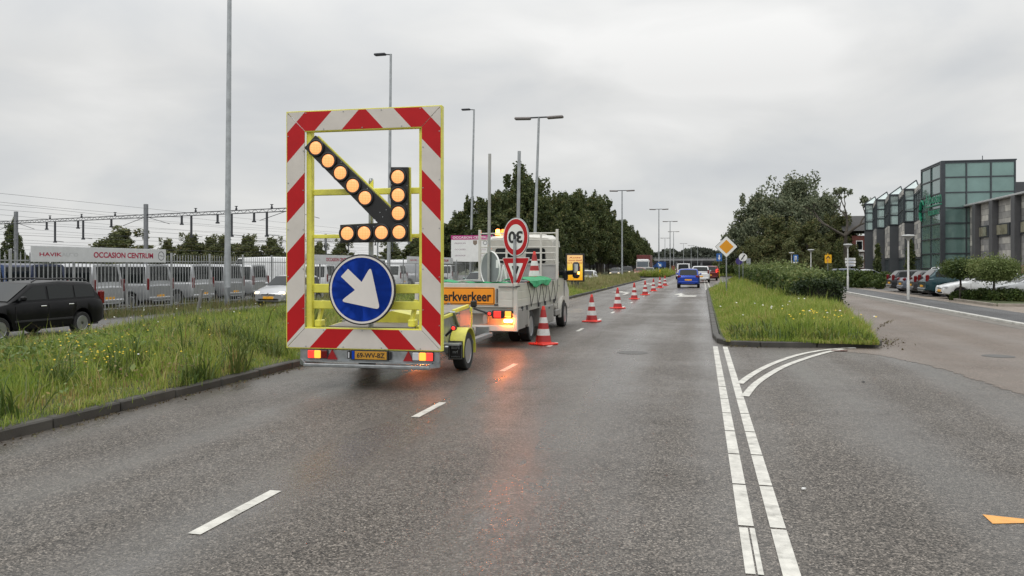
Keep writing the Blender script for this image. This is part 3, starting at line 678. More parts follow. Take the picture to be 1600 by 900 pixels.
for x in (xa2 - .055, xb2 + .045): a.box(x, -.01, zpl, .028, .04, .11, m=1, bev=.006)
a.box(xa2 - .045, -.026, zpl, .016, .016, .08, m=3)
pl = a.build('number_plate', [mat('plate_trailer', (.50, .25, .025), .45), m_black, m_blue, m_head], trailer)
text_part('plate_text', '69-WV-BZ', m_txt, pl, BACK(((xa2 + xb2) / 2 + .022, -.0235, zpl)), width=(xb2 - xa2) * .80, height=.07, bold=.02)
# chassis, deck, mudguards, wheels, drawbar
AX = 2.30; HW = .66
ch = MB()
for sgn in (-1, 1): ch.box(sgn * HW, 1.85, .52, .05, 3.5, .17, bev=.006); ch.box(sgn * (HW - .015), 2.15, .74, .03, 2.6, .30, bev=.004)
ch.box(0, .12, .45, 1.7, .1, .14, bev=.006); ch.box(0, 3.55, .52, 1.3, .06, .18); ch.box(0, AX, .32, 1.5, .08, .08)
for sgn in (-1, 1):
    ch.bar((sgn * HW * .97, 1.05, .86), (sgn * HW * .97, 1.2, .45), .09, .05); ch.bar((sgn * HW * .99, 2.25, .95), (sgn * HW * 1.02, 2.75, .45), .11, .04, bev=.005)
    ch.box(sgn * .80, 1.72, .47, .28, .22, .035, bev=.005); ch.box(sgn * .86, 3.25, .43, .12, 1.6, .07, bev=.006); ch.box(sgn * .74, 4.0, .50, .25, .06, .16, bev=.006)
ch.build('chassis', m_galv, trailer)
dk = MB(); dk.add([(-.62, .3, .80), (.62, .3, .80), (.62, 3.3, .97), (-.62, 3.3, .97), (-.62, .3, .84), (.62, .3, .84), (.62, 3.3, 1.01), (-.62, 3.3, 1.01)], [[3, 2, 1, 0], [4, 5, 6, 7], [0, 1, 5, 4], [1, 2, 6, 5], [2, 3, 7, 6], [3, 0, 4, 7]])
dk.build('deck', mat('deck_ply', (.24, .215, .185), .6, var=.2, grime=.3), trailer)
ye = MB()
for sgn in (-1, 1): ye.bar((sgn * .645, .5, .82), (sgn * .645, 2.3, .91), .05, .05, bev=.006); ye.bar((sgn * .645, 2.4, .95), (sgn * .645, 3.3, .99), .055, .06, bev=.006); ye.box(sgn * .645, 3.52, .78, .04, .05, .36, bev=.006)
ye.prism([(-.30, .8, .86), (.46, .8, .86), (.46, .8, .98), (.15, .8, 1.04), (-.15, .8, .93)], (0, .7, 0)); ye.build('folding_arm', m_yel, trailer)
a = MB(); a.box(.655, 3.05, .80, .012, .62, .26); a.build('reflector_plate', mat('reflector_pink', (.60, .30, .25), .4), trailer)
for sgn in (-1, 1):
    mg = MB(); pts = []
    for rr in (.37, .385):
        for i in range(17): an = R(190 - i * 12.5); pts.append((rr * math.cos(an), rr * math.sin(an)))
    vs = [(sgn * x, AX - c, .31 + s) for x in (.70, .95) for c, s in pts]; n = 17
    for fx in (0,):
        fs = []
        for i in range(16): fs += [[n + i, n + i + 1, 2 * n + n + i + 1, 2 * n + n + i], [i + 1, i, 2 * n + i, 2 * n + i + 1], [2 * n + i, 2 * n + n + i, 2 * n + n + i + 1, 2 * n + i + 1], [i, i + 1, n + i + 1, n + i]]
        mg.add(vs, fs, 0, True)
    mg.build('mudguard', m_yel, trailer)
    fl = MB(); fl.box(sgn * .83, AX - .44, .36, .24, .012, .30, m=0, bev=.004); fl.box(sgn * .83, AX - .4475, .36, .21, .002, .27, m=1); fl.box(sgn * .83, AX - .449, .36, .20, .002, .26, m=0)
    mf = fl.build('mud_flap', [mat('rubber', (.018, .018, .018), .7), m_galv], trailer)
    if sgn > 0:
        text_part('flap_text', 'Boord', m_galv, mf, BACK((.83, AX - .4515, .41)), width=.13, height=.055, bold=.02); text_part('flap_text', 'mrf', m_galv, mf, BACK((.83, AX - .4515, .34)), width=.09, height=.05, bold=.02)
        text_part('flap_text', 'trailers', m_galv, mf, BACK((.83, AX - .4515, .265)), width=.14, height=.022)
def wheel(parent, x, y, r, wd, m_r=None, spokes=5, sgn=1, steel=False):
    """axle along X; sgn = outer side"""
    mtx = Matrix.Translation((x, y, r)) @ Matrix.Rotation(R(90) * sgn, 4, 'Y')
    t = MB(); rr = r * .66
    t.lathe([(rr, -wd * .5), (r * .93, -wd * .5), (r * .985, -wd * .42), (r, -wd * .25), (r, wd * .25), (r * .985, wd * .42), (r * .93, wd * .5), (rr, wd * .47), (rr, wd * .3), (0, wd * .1)], 28, 0, mtx)
    ty = t.build('tyre', m_tyre, parent)
    q = MB(); q.lathe([(rr * 1.01, wd * .44), (rr * .97, wd * .47), (rr * .90, wd * .42), (rr * .86, wd * .18), (rr * .3, wd * .14)] + ([(rr * .55, wd * .33), (0, wd * .36)] if steel else [(0, wd * .14)]), 28, 0, mtx)
    if not steel:
        for i in range(spokes):
            a = 2 * math.pi * i / spokes; rot = Matrix.Rotation(a, 4, 'Z'); s = MB()
            s.box(rr * .52, 0, wd * .36, rr * .95, rr * .26, wd * .10, bev=.008); q.add([mtx @ (rot @ Vector(v)) for v in s.v], s.f)
        q.lathe([(rr * .24, wd * .38), (rr * .2, wd * .44), (0, wd * .44)], 16, 0, mtx)
    else:
        for i in range(8):
            a = 2 * math.pi * i / 8; c = mtx @ Vector((rr * .72 * math.cos(a), rr * .72 * math.sin(a), wd * .26)); c2 = mtx @ Vector((rr * .72 * math.cos(a), rr * .72 * math.sin(a), wd * .30)); q.cyl(c, c2, rr * .07, n=8, m=1)
    q.build('rim', [m_r or m_rim, m_black], ty); return ty
for sgn in (-1, 1): wheel(trailer, sgn * .83, AX, .31, .20, sgn=sgn, steel=True)
db = MB(); db.bar((-.5, 3.5, .46), (0, 4.9, .50), .07, .09); db.bar((.5, 3.5, .46), (0, 4.9, .50), .07, .09); db.cyl((0, 4.7, .52), (0, 5.55, .56), .05); db.box(0, 4.6, .55, .2, .5, .12, bev=.02)
db.cyl((.0, 4.3, .25), (.0, 4.3, 1.0), .03); db.cyl((-.05, 4.3, .12), (.05, 4.3, .12), .11, n=18); db.build('drawbar', m_galv, trailer)
for sgn in (-1, 1):
    mk = MB(); mk.cyl((sgn * .76, 1.55, .62), (sgn * .90, 1.50, .74), .02, n=8); mk.cyl((sgn * .905, 1.47, .745), (sgn * .905, 1.53, .745), .042, n=16); k = mk.build('marker_lamp', m_black, trailer)
    mk = MB(); mk.cyl((sgn * .905, 1.468, .745), (sgn * .905, 1.455, .745), .03, .02, n=16); mk.build('lens', m_redlit, k)
for sgn in (1,):
    mk = MB(); mk.cyl((sgn * .74, 3.35, .95), (sgn * 1.02, 3.35, .86), .018, n=8); mk.box(.74, 3.35, 1.03, .11, .07, .12, bev=.02); mk.cyl((sgn * 1.03, 3.33, .86), (sgn * 1.03, 3.39, .86), .045, n=16); k = mk.build('marker_lamp', m_black, trailer)
    mk = MB(); mk.cyl((sgn * 1.03, 3.328, .86), (sgn * 1.03, 3.315, .86), .03, .02, n=16); mk.build('lens', m_redlit, k)
# white post with clamp fixed to the trailer deck
a = MB(); a.cyl((.62, 1.0, .8), (.62, 1.0, 2.55), .032, n=12); a.box(.62, 1.0, 1.62, .11, .1, .05, bev=.01); a.build('post', mat('post_white', (.62, .61, .57), .45), trailer)
trailer['label'] = 'warning trailer with red and white striped frame, amber arrow lamps and round blue arrow sign'
# ------------------------------------------------------------------ flatbed truck (local: rear centre on the ground, heading +Y)
KX, KY = -4.80, 15.9
truck = empty('flatbed_truck', (KX, KY, 0), 0, 'cream flatbed truck with low drop sides and tall rack, parked ahead of the warning trailer', 'truck')
HWB = 1.11; BL = 4.95; ZB, ZT = .84, 1.345
b = MB(); b.box(0, BL / 2 + .02, ZB - .06, 2 * HWB - .06, BL - .06, .13); 
for sgn in (-1, 1): b.box(sgn * .40, 3.2, .60, .09, 6.2, .20)
b.build('bed_floor', m_bed, truck)
def dropside(name, x0, x1, y0, y1):
    p = MB(); L = math.hypot(x1 - x0, y1 - y0); ang = math.atan2(y1 - y0, x1 - x0); rot = Matrix.Rotation(ang, 3, 'Z'); cx, cy = (x0 + x1) / 2, (y0 + y1) / 2
    hh = (ZT - ZB)
    for i in range(3): p.box(cx, cy, ZB + hh * (i + .5) / 3, L, .028, hh / 3 - .008, rot=rot, bev=.008)
    p.box(cx, cy, ZB + hh / 2, L - .01, .018, hh - .01, rot=rot); return p.build(name, m_cream, truck)
dropside('side_board', HWB - .016, HWB - .016, .06, BL - .05); dropside('side_board', -HWB + .016, -HWB + .016, .06, BL - .05); dropside('tailgate', -HWB + .09, HWB - .09, .014, .014)
for x in (-1, 1):
    p = MB(); p.box(x * (HWB - .035), .035, (ZT + .34) / 2 + .01, .085, .085, ZT - .34, bev=.008); p.build('corner_post', m_cream, truck)
hd = MB(); hd.box(HWB + .004, .055, 1.28, .02, .35, .025, bev=.004); hd.box(HWB - .18, -.035, 1.27, .40, .02, .02); hd.box(HWB - .42, -.012, 1.08, .025, .03, .30, bev=.006); hd.box(HWB - .44, -.016, .90, .09, .03, .03, bev=.006)
hd.build('latch', m_dark, truck)
# text board on the tailgate
xR = atY(773, KY - .02)[0] - KX; zU = Zv(449, atY(730, KY)[1]); zL = Zv(475.5, atY(730, KY)[1])
xE = atY(768, KY - .02)[0] - KX; xS = atY(688.5, KY - .02)[0] - KX; wk = (xE - xS) * 1.175
bd = MB(); xl_ = xR - wk - .14; oc = rounded([(xl_, zL), (xR, zL), (xR, zU), (xl_, zU)], [.035] * 4)
bd.prism([(x, -.022, z) for x, z in oc], (0, .012, 0), 0)
iw = .012; oc2 = rounded([(xl_ + iw, zL + iw), (xR - iw, zL + iw), (xR - iw, zU - iw), (xl_ + iw, zU - iw)], [.03] * 4); oc3 = rounded([(xl_ + 2 * iw, zL + 2 * iw), (xR - 2 * iw, zL + 2 * iw), (xR - 2 * iw, zU - 2 * iw), (xl_ + 2 * iw, zU - 2 * iw)], [.025] * 4)
bd.add([(x, -.0235, z) for x, z in oc2], [list(range(len(oc2)))], 1); bd.add([(x, -.025, z) for x, z in oc3], [list(range(len(oc3)))], 0)
tb = bd.build('text_board', [m_orange, m_txt], truck)
text_part('board_text', 'Werkverkeer', m_txt, tb, BACK((xE, -.0265, (zU + zL) / 2 - .012)), width=wk, height=(zU - zL) * .58, bold=.028, align='RIGHT')
# rear: lamps, bumper, panels
rb = MB(); rb.box(0, .05, .41, 2 * HWB - .1, .09, .12, bev=.012); rb.box(0, .30, .60, 2 * HWB - .14, .05, .30); rb.build('rear_bumper', m_cream, truck)
for sgn in (-1, 1):
    p = MB(); p.box(sgn * .80, .0, .70, .44, .07, .17, bev=.015); tl = p.build('tail_lamp', m_black, truck)
    p = MB(); p.box(sgn * .70, -.036, .705, .15, .02, .13, bev=.008); p.build('lens', m_redlit, tl)
    p = MB(); p.box(sgn * .93, -.036, .71, .13, .02, .12, bev=.008); p.build('lens', m_amber, tl)
    p = MB(); p.box(sgn * .93, -.03, .57, .17, .03, .05, bev=.008); p.build('flasher', m_ambtail, tl)
    p = MB(); p.box(sgn * (HWB - .03), 1.0, .62, .03, .52, .40, bev=.006) if sgn > 0 else p.box(sgn * (HWB - .03), 1.0, .62, .03, .52, .40)
    p.box(sgn * (HWB - .02), .45, .585, .03, .78, .42, bev=.006); p.v = p.v[24 if sgn > 0 else 8:] if False else p.v
    p.build('side_panel', mat('panel_grey', (.30, .295, .275), .5, .1, grime=.3), truck)
bx = MB(); bx.box(HWB - .22, 3.55, .50, .42, 1.35, .44, bev=.015); bx.box(HWB - .01, 3.55, .50, .012, 1.25, .36); bx.box(HWB, 3.55, .66, .02, .10, .04, m=1); bx.build('tool_box', [mat('panel_grey', (.30, .295, .275)), m_dark], truck)
for yy in (.55, 1.0, 2.3, 3.1, 4.3): fr = MB(); fr.box(HWB - .01, yy, ZB - .04, .03, .07, .10, bev=.004); fr.build('bed_bracket', m_dark, truck)
for yy in (1.18, 2.60): fr = MB(); fr.box(HWB - .03, yy, .60, .05, .10, .46); fr.build('bed_bracket', m_bed, truck)
for y_, dual in ((1.67, True), (6.14, False)):
    for sgn in (-1, 1): wheel(truck, sgn * (HWB - (.16 if dual else .14)), y_, .345, .22, sgn=sgn, steel=True)
    if dual:
        for sgn in (-1, 1): wheel(truck, sgn * (HWB - .42), y_, .345, .20, sgn=sgn, steel=True)
for sgn in (-1, 1): gu = MB(); gu.box(sgn * (HWB - .14), 1.16, .42, .26, .015, .40); gu.build('mud_flap', m_black, truck)
# headboard and ladder rack
yR = BL
rk = MB()
for x in (-HWB + .03, HWB - .05): rk.box(x, yR, (2.68 + .84) / 2, .07, .07, 2.68 - .84, bev=.008)
for x in (-.33, .62): rk.box(x, yR, (2.58 + 1.35) / 2, .05, .05, 2.58 - 1.35, bev=.006)
for z in (2.58, 2.40, 2.21, 2.05, 1.86): rk.box(0, yR, z, 2 * HWB - .1, .045, .035, bev=.008)
rk.build('ladder_rack', m_cream, truck)
hb = MB(); hb.box(0, yR + .01, 1.53, 2 * HWB - .12, .02, .40); hb.box(0, yR, 1.73, 2 * HWB - .1, .04, .03); hb.box(0, yR, 1.10, 2 * HWB - .12, .03, .5)
hb.build('headboard', brickmat('mesh_panel', (.42, .42, .40), (.40, .40, .38), (.24, .24, .23), 22, .5, .5, .6, .06, 0.0, rot=(R(90), 0, 0)), truck)
# cab: lofted sections along y (rear to nose)
CB0 = 5.12
secs = [ # y, half width low, half width belt, half width roof, z bottom, z belt, z roof, nose
    (CB0, .95, .99, .90, .52, 1.32, 2.46), (CB0 + .12, .97, 1.0, .93, .50, 1.32, 2.52), (CB0 + .5, .98, 1.0, .94, .42, 1.31, 2.55), (CB0 + .9, .98, 1.0, .93, .42, 1.30, 2.49), (CB0 + 1.2, .98, 1.0, .90, .42, 1.28, 2.30),
    (CB0 + 1.75, .98, .99, .80, .42, 1.24, 1.62), (CB0 + 1.95, .98, .98, .74, .42, 1.20, 1.34), (CB0 + 2.4, .95, .95, .66, .38, 1.02, 1.12), (CB0 + 2.62, .84, .82, .5, .36, .86, .92)]
c = MB(); vs = []; nn = 14
for y, wl, wb_, wr, z0, zb_, zr2 in secs:
    half = [(0, z0), (wl * .9, z0), (wl, z0 + .1), (wl * 1.01, (z0 + zb_) / 2), (wb_, zb_), (wb_ * .75 + wr * .25, zb_ * .6 + zr2 * .4), (wr, zr2 - .10), (wr - .12, zr2 - .01), (0, zr2 + .03)]
    ring = [(x, y, z) for x, z in half] + [(-x, y, z) for x, z in half[-2:0:-1]]; vs += ring
k = len(ring)
fs = [[i * k + (j + 1) % k, i * k + j, (i + 1) * k + j, (i + 1) * k + (j + 1) % k] for i in range(len(secs) - 1) for j in range(k)]
c.add(vs, [f[::-1] for f in fs], 0, True); c.add(vs[:k], [list(range(k))]); c.add(vs[-k:], [list(range(k))[::-1]])
cab = c.build('cab', m_cream, truck)
sub = cab.modifiers.new('bevel', 'BEVEL'); sub.width = .03; sub.segments = 2; sub.limit_method = 'ANGLE'; sub.angle_limit = R(40)
gw = MB()
for x0_, x1_ in ((-.70, -.12), (.16, .72)):
    o_ = rounded([(x0_, 1.78), (x1_, 1.78), (x1_ - .02, 2.18), (x0_ + .02, 2.18)], [.07] * 4); gw.prism([(x, CB0 - .012, z) for x, z in o_], (0, .03, 0))
    gw.build('rear_window', m_glass, cab); gw = MB()
for sgn in (-1, 1):
    gs = MB(); o_ = [(CB0 + .16, 1.40), (CB0 + 1.55, 1.33), (CB0 + 1.22, 2.02), (CB0 + .98, 2.22), (CB0 + .22, 2.22)]
    def xside(z): return 1.0 + (.945 - 1.0) * (z - 1.30) / 1.0
    P = [Vector((sgn * (xside(z) + .012), y, z)) for y, z in o_]; gs.prism(P, (-sgn * .05, 0, 0)); gs.build('side_window', m_glass, cab)
    
    for args in ((CB0 + .18, .95, .8), (CB0 + 1.28, .90, .7)): dr = MB(); dr.box(sgn * 1.005, args[0], args[1], .012, .012, args[2]); dr.build('door_seam', m_black, cab)
    dr = MB(); dr.box(sgn * 1.01, CB0 + .30, 1.16, .03, .16, .04, bev=.01); dr.build('door_handle', m_black, cab)
    ar_ = MB(); n = 15
    vs = []
    for xx_, rr in ((.96, .50), (1.035, .50), (1.035, .40), (.96, .40)):
        for i in range(n): an = R(-8 + 196 * i / (n - 1)); vs.append((sgn * xx_, 6.14 + rr * math.cos(an), .36 + rr * math.sin(an)))
    ar_.add(vs, [[a_ * n + i, a_ * n + i + 1, ((a_ + 1) % 4) * n + i + 1, ((a_ + 1) % 4) * n + i][::(1 if sgn < 0 else -1)] for a_ in range(4) for i in range(n - 1)], 0, True); ar_.build('wheel_arch', m_cream, cab)
    wl_ = MB(); P = [Vector((sgn * 1.018, 6.14 + .40 * math.cos(R(-8 + 196 * i / 20)), .36 + .40 * math.sin(R(-8 + 196 * i / 20)))) for i in range(21)]; wl_.prism(P, (-sgn * .25, 0, 0)); wl_.build('wheel_well', m_black, cab)
    sp = MB(); sp.box(sgn * .99, CB0 + .25, .45, .08, .85, .16, bev=.02); sp.build('sill', mat('panel_grey', (.3, .3, .28)), cab)
    # mirror: black housing on an arm, flasher in its edge
    mi = MB(); mi.bar((sgn * .98, 6.55, 1.50), (sgn * 1.30, 6.45, 1.52), .09, .13, bev=.02); mi.box(sgn * 1.02, 6.55, 1.42, .12, .16, .26, bev=.03); mi.box(sgn * 1.34, 6.42, 1.58, .20, .12, .46, bev=.05); mr = mi.build('mirror', m_black, cab)
    mg_ = MB(); mg_.box(sgn * 1.34, 6.357, 1.63, .13, .006, .24, bev=.002); mg_.build('mirror_glass', mat('mirror_glass', (.55, .57, .58), .05, 1.0, var=0), mr)
    mg_ = MB(); mg_.box(sgn * 1.42, 6.38, 1.50, .06, .06, .07, bev=.015); mg_.build('flasher', m_ambhot, mr)
be = MB(); be.box(0, CB0 + .45, 2.54, 1.3, .25, .06, bev=.02); be.build('roof_rack', m_cream, cab)
bx0_ = atY(778, KY + CB0 + .4)[0] - KX
for x in (bx0_, bx0_ + .16):
    be = MB(); be.lathe([(.075, 0), (.075, .03), (.06, .035), (.058, .12), (.045, .15), (0, .155)], 16, 0, Matrix.Translation((x, CB0 + .40, 2.57))); be.build('beacon', m_ambhot if x < bx0_ + .1 else m_amber, cab)
# rope lashed along the right side board
rp = MB(); ptsz = []
yy = [.95, 1.35, 1.75, 2.1, 2.45, 2.85, 3.2, 3.6, 4.0, 4.35, 4.7]
for i, y in enumerate(yy): ptsz.append((HWB + .012, y, ZT + .0 if i % 2 == 0 else ZB - .04))
for p, q in zip(ptsz[:-1], ptsz[1:]):
    rp.tube([p, ((p[0] + .01), (p[1] + q[1]) / 2 + .04, (p[2] + q[2]) / 2), q], .007, 6)
rp.tube([(HWB + .01, .1, ZT + .02), (HWB + .015, 1.5, ZT + .0), (HWB + .01, 3.2, ZT + .015), (HWB + .01, 4.8, ZT + .01)], .007, 6)
rp.build('lashing_rope', m_black, truck)
# ---- load on the bed
def cloth(name, pts_fn, nu, nv, m, thick=.008, **kw):
    vs = [pts_fn(i / nu, j / nv) for j in range(nv + 1) for i in range(nu + 1)]
    c = MB(); c.add(vs, [[j * (nu + 1) + i, j * (nu + 1) + i + 1, (j + 1) * (nu + 1) + i + 1, (j + 1) * (nu + 1) + i] for j in range(nv) for i in range(nu)], 0, True)
    o = c.build(name, m, tagd=kw); s = o.modifiers.new('solid', 'SOLIDIFY'); s.thickness = thick; return o
def tarp_pt(u, v):
    y = KY + .95 + u * 2.6; drop = .20 * (math.sin(u * math.pi) ** .8) * (.8 + .35 * math.sin(u * 9))
    w_ = .012 * math.sin(u * 38 + v * 4) + .01 * math.sin(u * 21)
    if v < .45: t = v / .45; return (KX + HWB - .55 + t * .57, y, ZT + .03 + .05 * math.sin(t * 3.1) + w_)
    t = (v - .45) / .55; return (KX + HWB + .028 + .02 * t + abs(w_), y, ZT + .03 - drop * t)
cloth('tarpaulin', tarp_pt, 40, 12, m_green, label='green tarpaulin hanging over the right side board of the flatbed', cat='tarpaulin', group='green sheets on the flatbed')
cloth('tarpaulin', lambda u, v: (KX - .95 + u * 1.75, KY + .25 + v * .5, ZT + .015 + .05 * math.sin(u * 5 + 1) * math.sin(v * 3) + .012 * math.sin(u * 30)), 30, 8, m_green, label='green sheet lying along the top of the tailgate', cat='tarpaulin', group='green sheets on the flatbed')
# upturned speed and warning signs, post passing in front of them
S0 = Vector((atY(805, 16.35)[0], 16.35, 0)); ts = atY(805, 16.35)[1]
us = empty('road_sign', (S0.x, S0.y, .9), R(-36), 'upside down speed sign above a red triangle on one post at the truck corner', 'road sign')
p = MB(); p.cyl((0, -.012, 0), (.0, -.012, Zv(374, ts) - .9), .034, n=14); p.cyl((0, .075, Zv(376, ts) - .9), (.045, .075, Zv(236, ts) - .9), .036, n=14); p.build('post', m_pole, us)
zc_ = Zv(370.5, ts) - .9; rr = (Zv(340, ts) - Zv(401, ts)) / 2
def face_disc(mb, c, r0, r1, y, m): 
    mb.lathe([(r0, 0), (r1, 0)], 48, m, Matrix.Translation((c[0], y, c[1])) @ Matrix.Rotation(R(90), 4, 'X'), False, False)
p = MB(); p.lathe([(rr, 0), (rr, .018), (rr * .985, .02), (0, .02)], 48, 2, BKM(0, .03, zc_), False); face_disc(p, (0, zc_), rr * .97, rr * .93, .0085, 1); face_disc(p, (0, zc_), rr * .93, rr * .66, .008, 0); face_disc(p, (0, zc_), rr * .66, 0, .0085, 1)
rs = p.build('round_sign', [m_red, m_swhite, m_galv], us)
mm = BACK((0, .006, zc_)) @ Matrix.Rotation(math.pi, 4, 'Z')
text_part('sign_text', '30', m_txt, rs, mm, width=rr * 1.12, height=rr * .62, bold=.03)
p = MB(); p.box(0, .004, zc_ + .01, .05, .02, .10, m=0, bev=.006); p.build('clamp', m_dark, rs)
zt_ = Zv(402.5, ts) - .9; zb2 = Zv(446, ts) - .9; hw = 33 * ts / F
hgt = hw * 1.75
def tri(s, y): 
    cz = zt_ - hgt / 3; pts = [(-hw, zt_), (hw, zt_), (0, zt_ - hgt)]
    return rounded([(x * s, cz + (z - cz) * s) for x, z in pts], [.05 * s] * 3)
p = MB(); t0 = tri(1, 0); p.prism([(x, .012, z) for x, z in t0], (0, .016, 0), 1, 2)
for s, y, m_ in ((.96, .0095, 0), (.55, .0075, 1)):
    q = tri(s, 0); q = q if sum(q[i][0] * q[(i + 1) % len(q)][1] - q[(i + 1) % len(q)][0] * q[i][1] for i in range(len(q))) > 0 else q[::-1]
    p.add([(x, y, z) for x, z in q], [list(range(len(q)))], m_)
czt = zt_ - hgt / 3
for q in ([(-.17, .10), (-.05, .10), (-.03, -.02), (-.12, .0)], [(.06, .11), (.17, .08), (.06, -.10), (.03, -.08)], [(-.02, -.12), (.03, -.10), (.02, -.22), (-.02, -.22)]):
    p.add([(x * hw * 1.6, .0062, czt + z * hw * 1.9) for x, z in q[::-1]], [[0, 1, 2, 3]], 3)
p.build('triangle_sign', [m_red, m_swhite, m_galv, m_txt], us)
# grey back of a round sign on its own post, seen half edge on
tB = atY(766, 17.2)[1]; xB = atY(766, 17.2)[0]
gb = empty('road_sign', (xB, 17.2, .9), R(-42), 'round sign turned away showing its bare grey back with white rim, standing on the flatbed', 'road sign')
zc_ = 1.72 - .9; rB = .40
zc_ = Zv(420, tB) - .9
p = MB(); p.lathe([(rB * .93, .002), (rB * .97, .02), (rB, .012), (rB, -.014), (0, -.014)], 48, 0, BKM(0, 0, zc_), False, False); face_disc(p, (0, zc_), rB * .94, 0, -.003, 1); p.build('round_sign', [m_swhite, mat('sign_back', (.25, .275, .275), .45, .4)], gb)
p = MB(); p.cyl((0, -.045, 0), (.05, -.045, Zv(241, tB) - .9), .034, n=12); p.build('post', mat('post_grey', (.40, .40, .38), .45, .3), gb)
p = MB(); p.prism([(.24, -.0055, zc_ + .02), (.34, -.0055, zc_ + .02), (.34, -.0055, zc_ + .20), (.24, -.0055, zc_ + .20)], (0, .002, 0)); p.build('sticker', m_swhite, gb)
fr_ = empty('folding_stand', (KX + .42, KY + 1.6, .86), .2, 'white folding sign stand leaning among the load on the flatbed', 'sign stand')
p = MB(); p.bar((-.16, 0, 0), (0, .05, .86), .04, .03, bev=.004); p.bar((.16, 0, 0), (0, .05, .86), .04, .03, bev=.004); p.bar((-.1, .015, .3), (.1, .015, .3), .03, .02); p.bar((0, .4, 0), (0, .05, .86), .035, .03); p.build('stand', m_swhite, fr_)
for i, (dx, dy, lb_) in enumerate(((-.55, 3.9, 'grey crate on the flatbed against the left of the headboard'), (.35, 4.1, 'grey crate on the flatbed against the right of the headboard'))):
    p = MB(); p.box(0, 0, .22, .75, .55, .44, bev=.02); p.box(0, 0, .45, .79, .59, .04, bev=.015); o_ = p.build('crate', mat('crate_grey', (.22, .23, .24), .6, var=.2), tagd=dict(label=lb_, cat='crate')); o_.location = (KX + dx, KY + dy, .86)
# ------------------------------------------------------------------ traffic cones
def make_cone(loc, rz, label, s=1.0, group='orange and white traffic cones'):
    t = empty('traffic_cone', loc, rz, label, 'traffic cone', group); t.scale = (s, s, s)
    c = MB(); hh = .78; c.box(0, 0, .02, .46, .46, .04, bev=.014); c.lathe([(.175, .04), (.165, .07), (.035, hh), (.0, hh + .004)], 24, 0); c.lathe([(.035, hh), (.028, hh + .035), (0, hh + .04)], 16)
    c.build('body', m_cone, t)
    rad_ = lambda z: .1668 + (.035 - .1668) * (z - .07) / (hh - .07) + .0035
    for z0, z1 in ((.20, .335), (.46, .58)):
        c = MB(); c.lathe([(rad_(z0), z0), (rad_(z1), z1)], 24, 0); c.build('reflective_band', mat('band_white', (.62, .62, .60), .4, var=.12, scale=12), t)
    for z0, z1 in ((.075, .19), (.345, .45), (.59, .74)):
        c = MB(); c.lathe([(rad_(z0), z0), (rad_(z1), z1)], 24, caps=False); c.build('red_sleeve', mat('sleeve_red', (.36, .02, .02), .4, var=.1), t)
    return t
cpx = [(849, 538.5), (924.5, 503), (965, 482), (991, 467.5), (1008, 461), (1021, 455), (1031, 450), (1039, 446.2)]
clab = ['nearest traffic cone in the road, beside the truck rear wheel', 'second nearest traffic cone in the line, ahead of the truck', 'third traffic cone in the line counted from the truck', 'middle traffic cone in the line, fourth from the truck', 'fifth traffic cone in the line counted from the truck', 'sixth traffic cone in the line counted from the truck', 'second farthest traffic cone in the line along the lane edge', 'farthest and smallest traffic cone at the end of the line']
for (u, v), lb_ in zip(cpx, clab): x, y = G(u, v); make_cone((x, y, .003), random.uniform(0, 1.5), lb_, 1.02)
make_cone((atY(835, 19.5)[0], 19.5, Zv(392, atY(835, 19.5)[1]) - .83), .3, 'traffic cone standing upright among the load on the flatbed', 1.0)
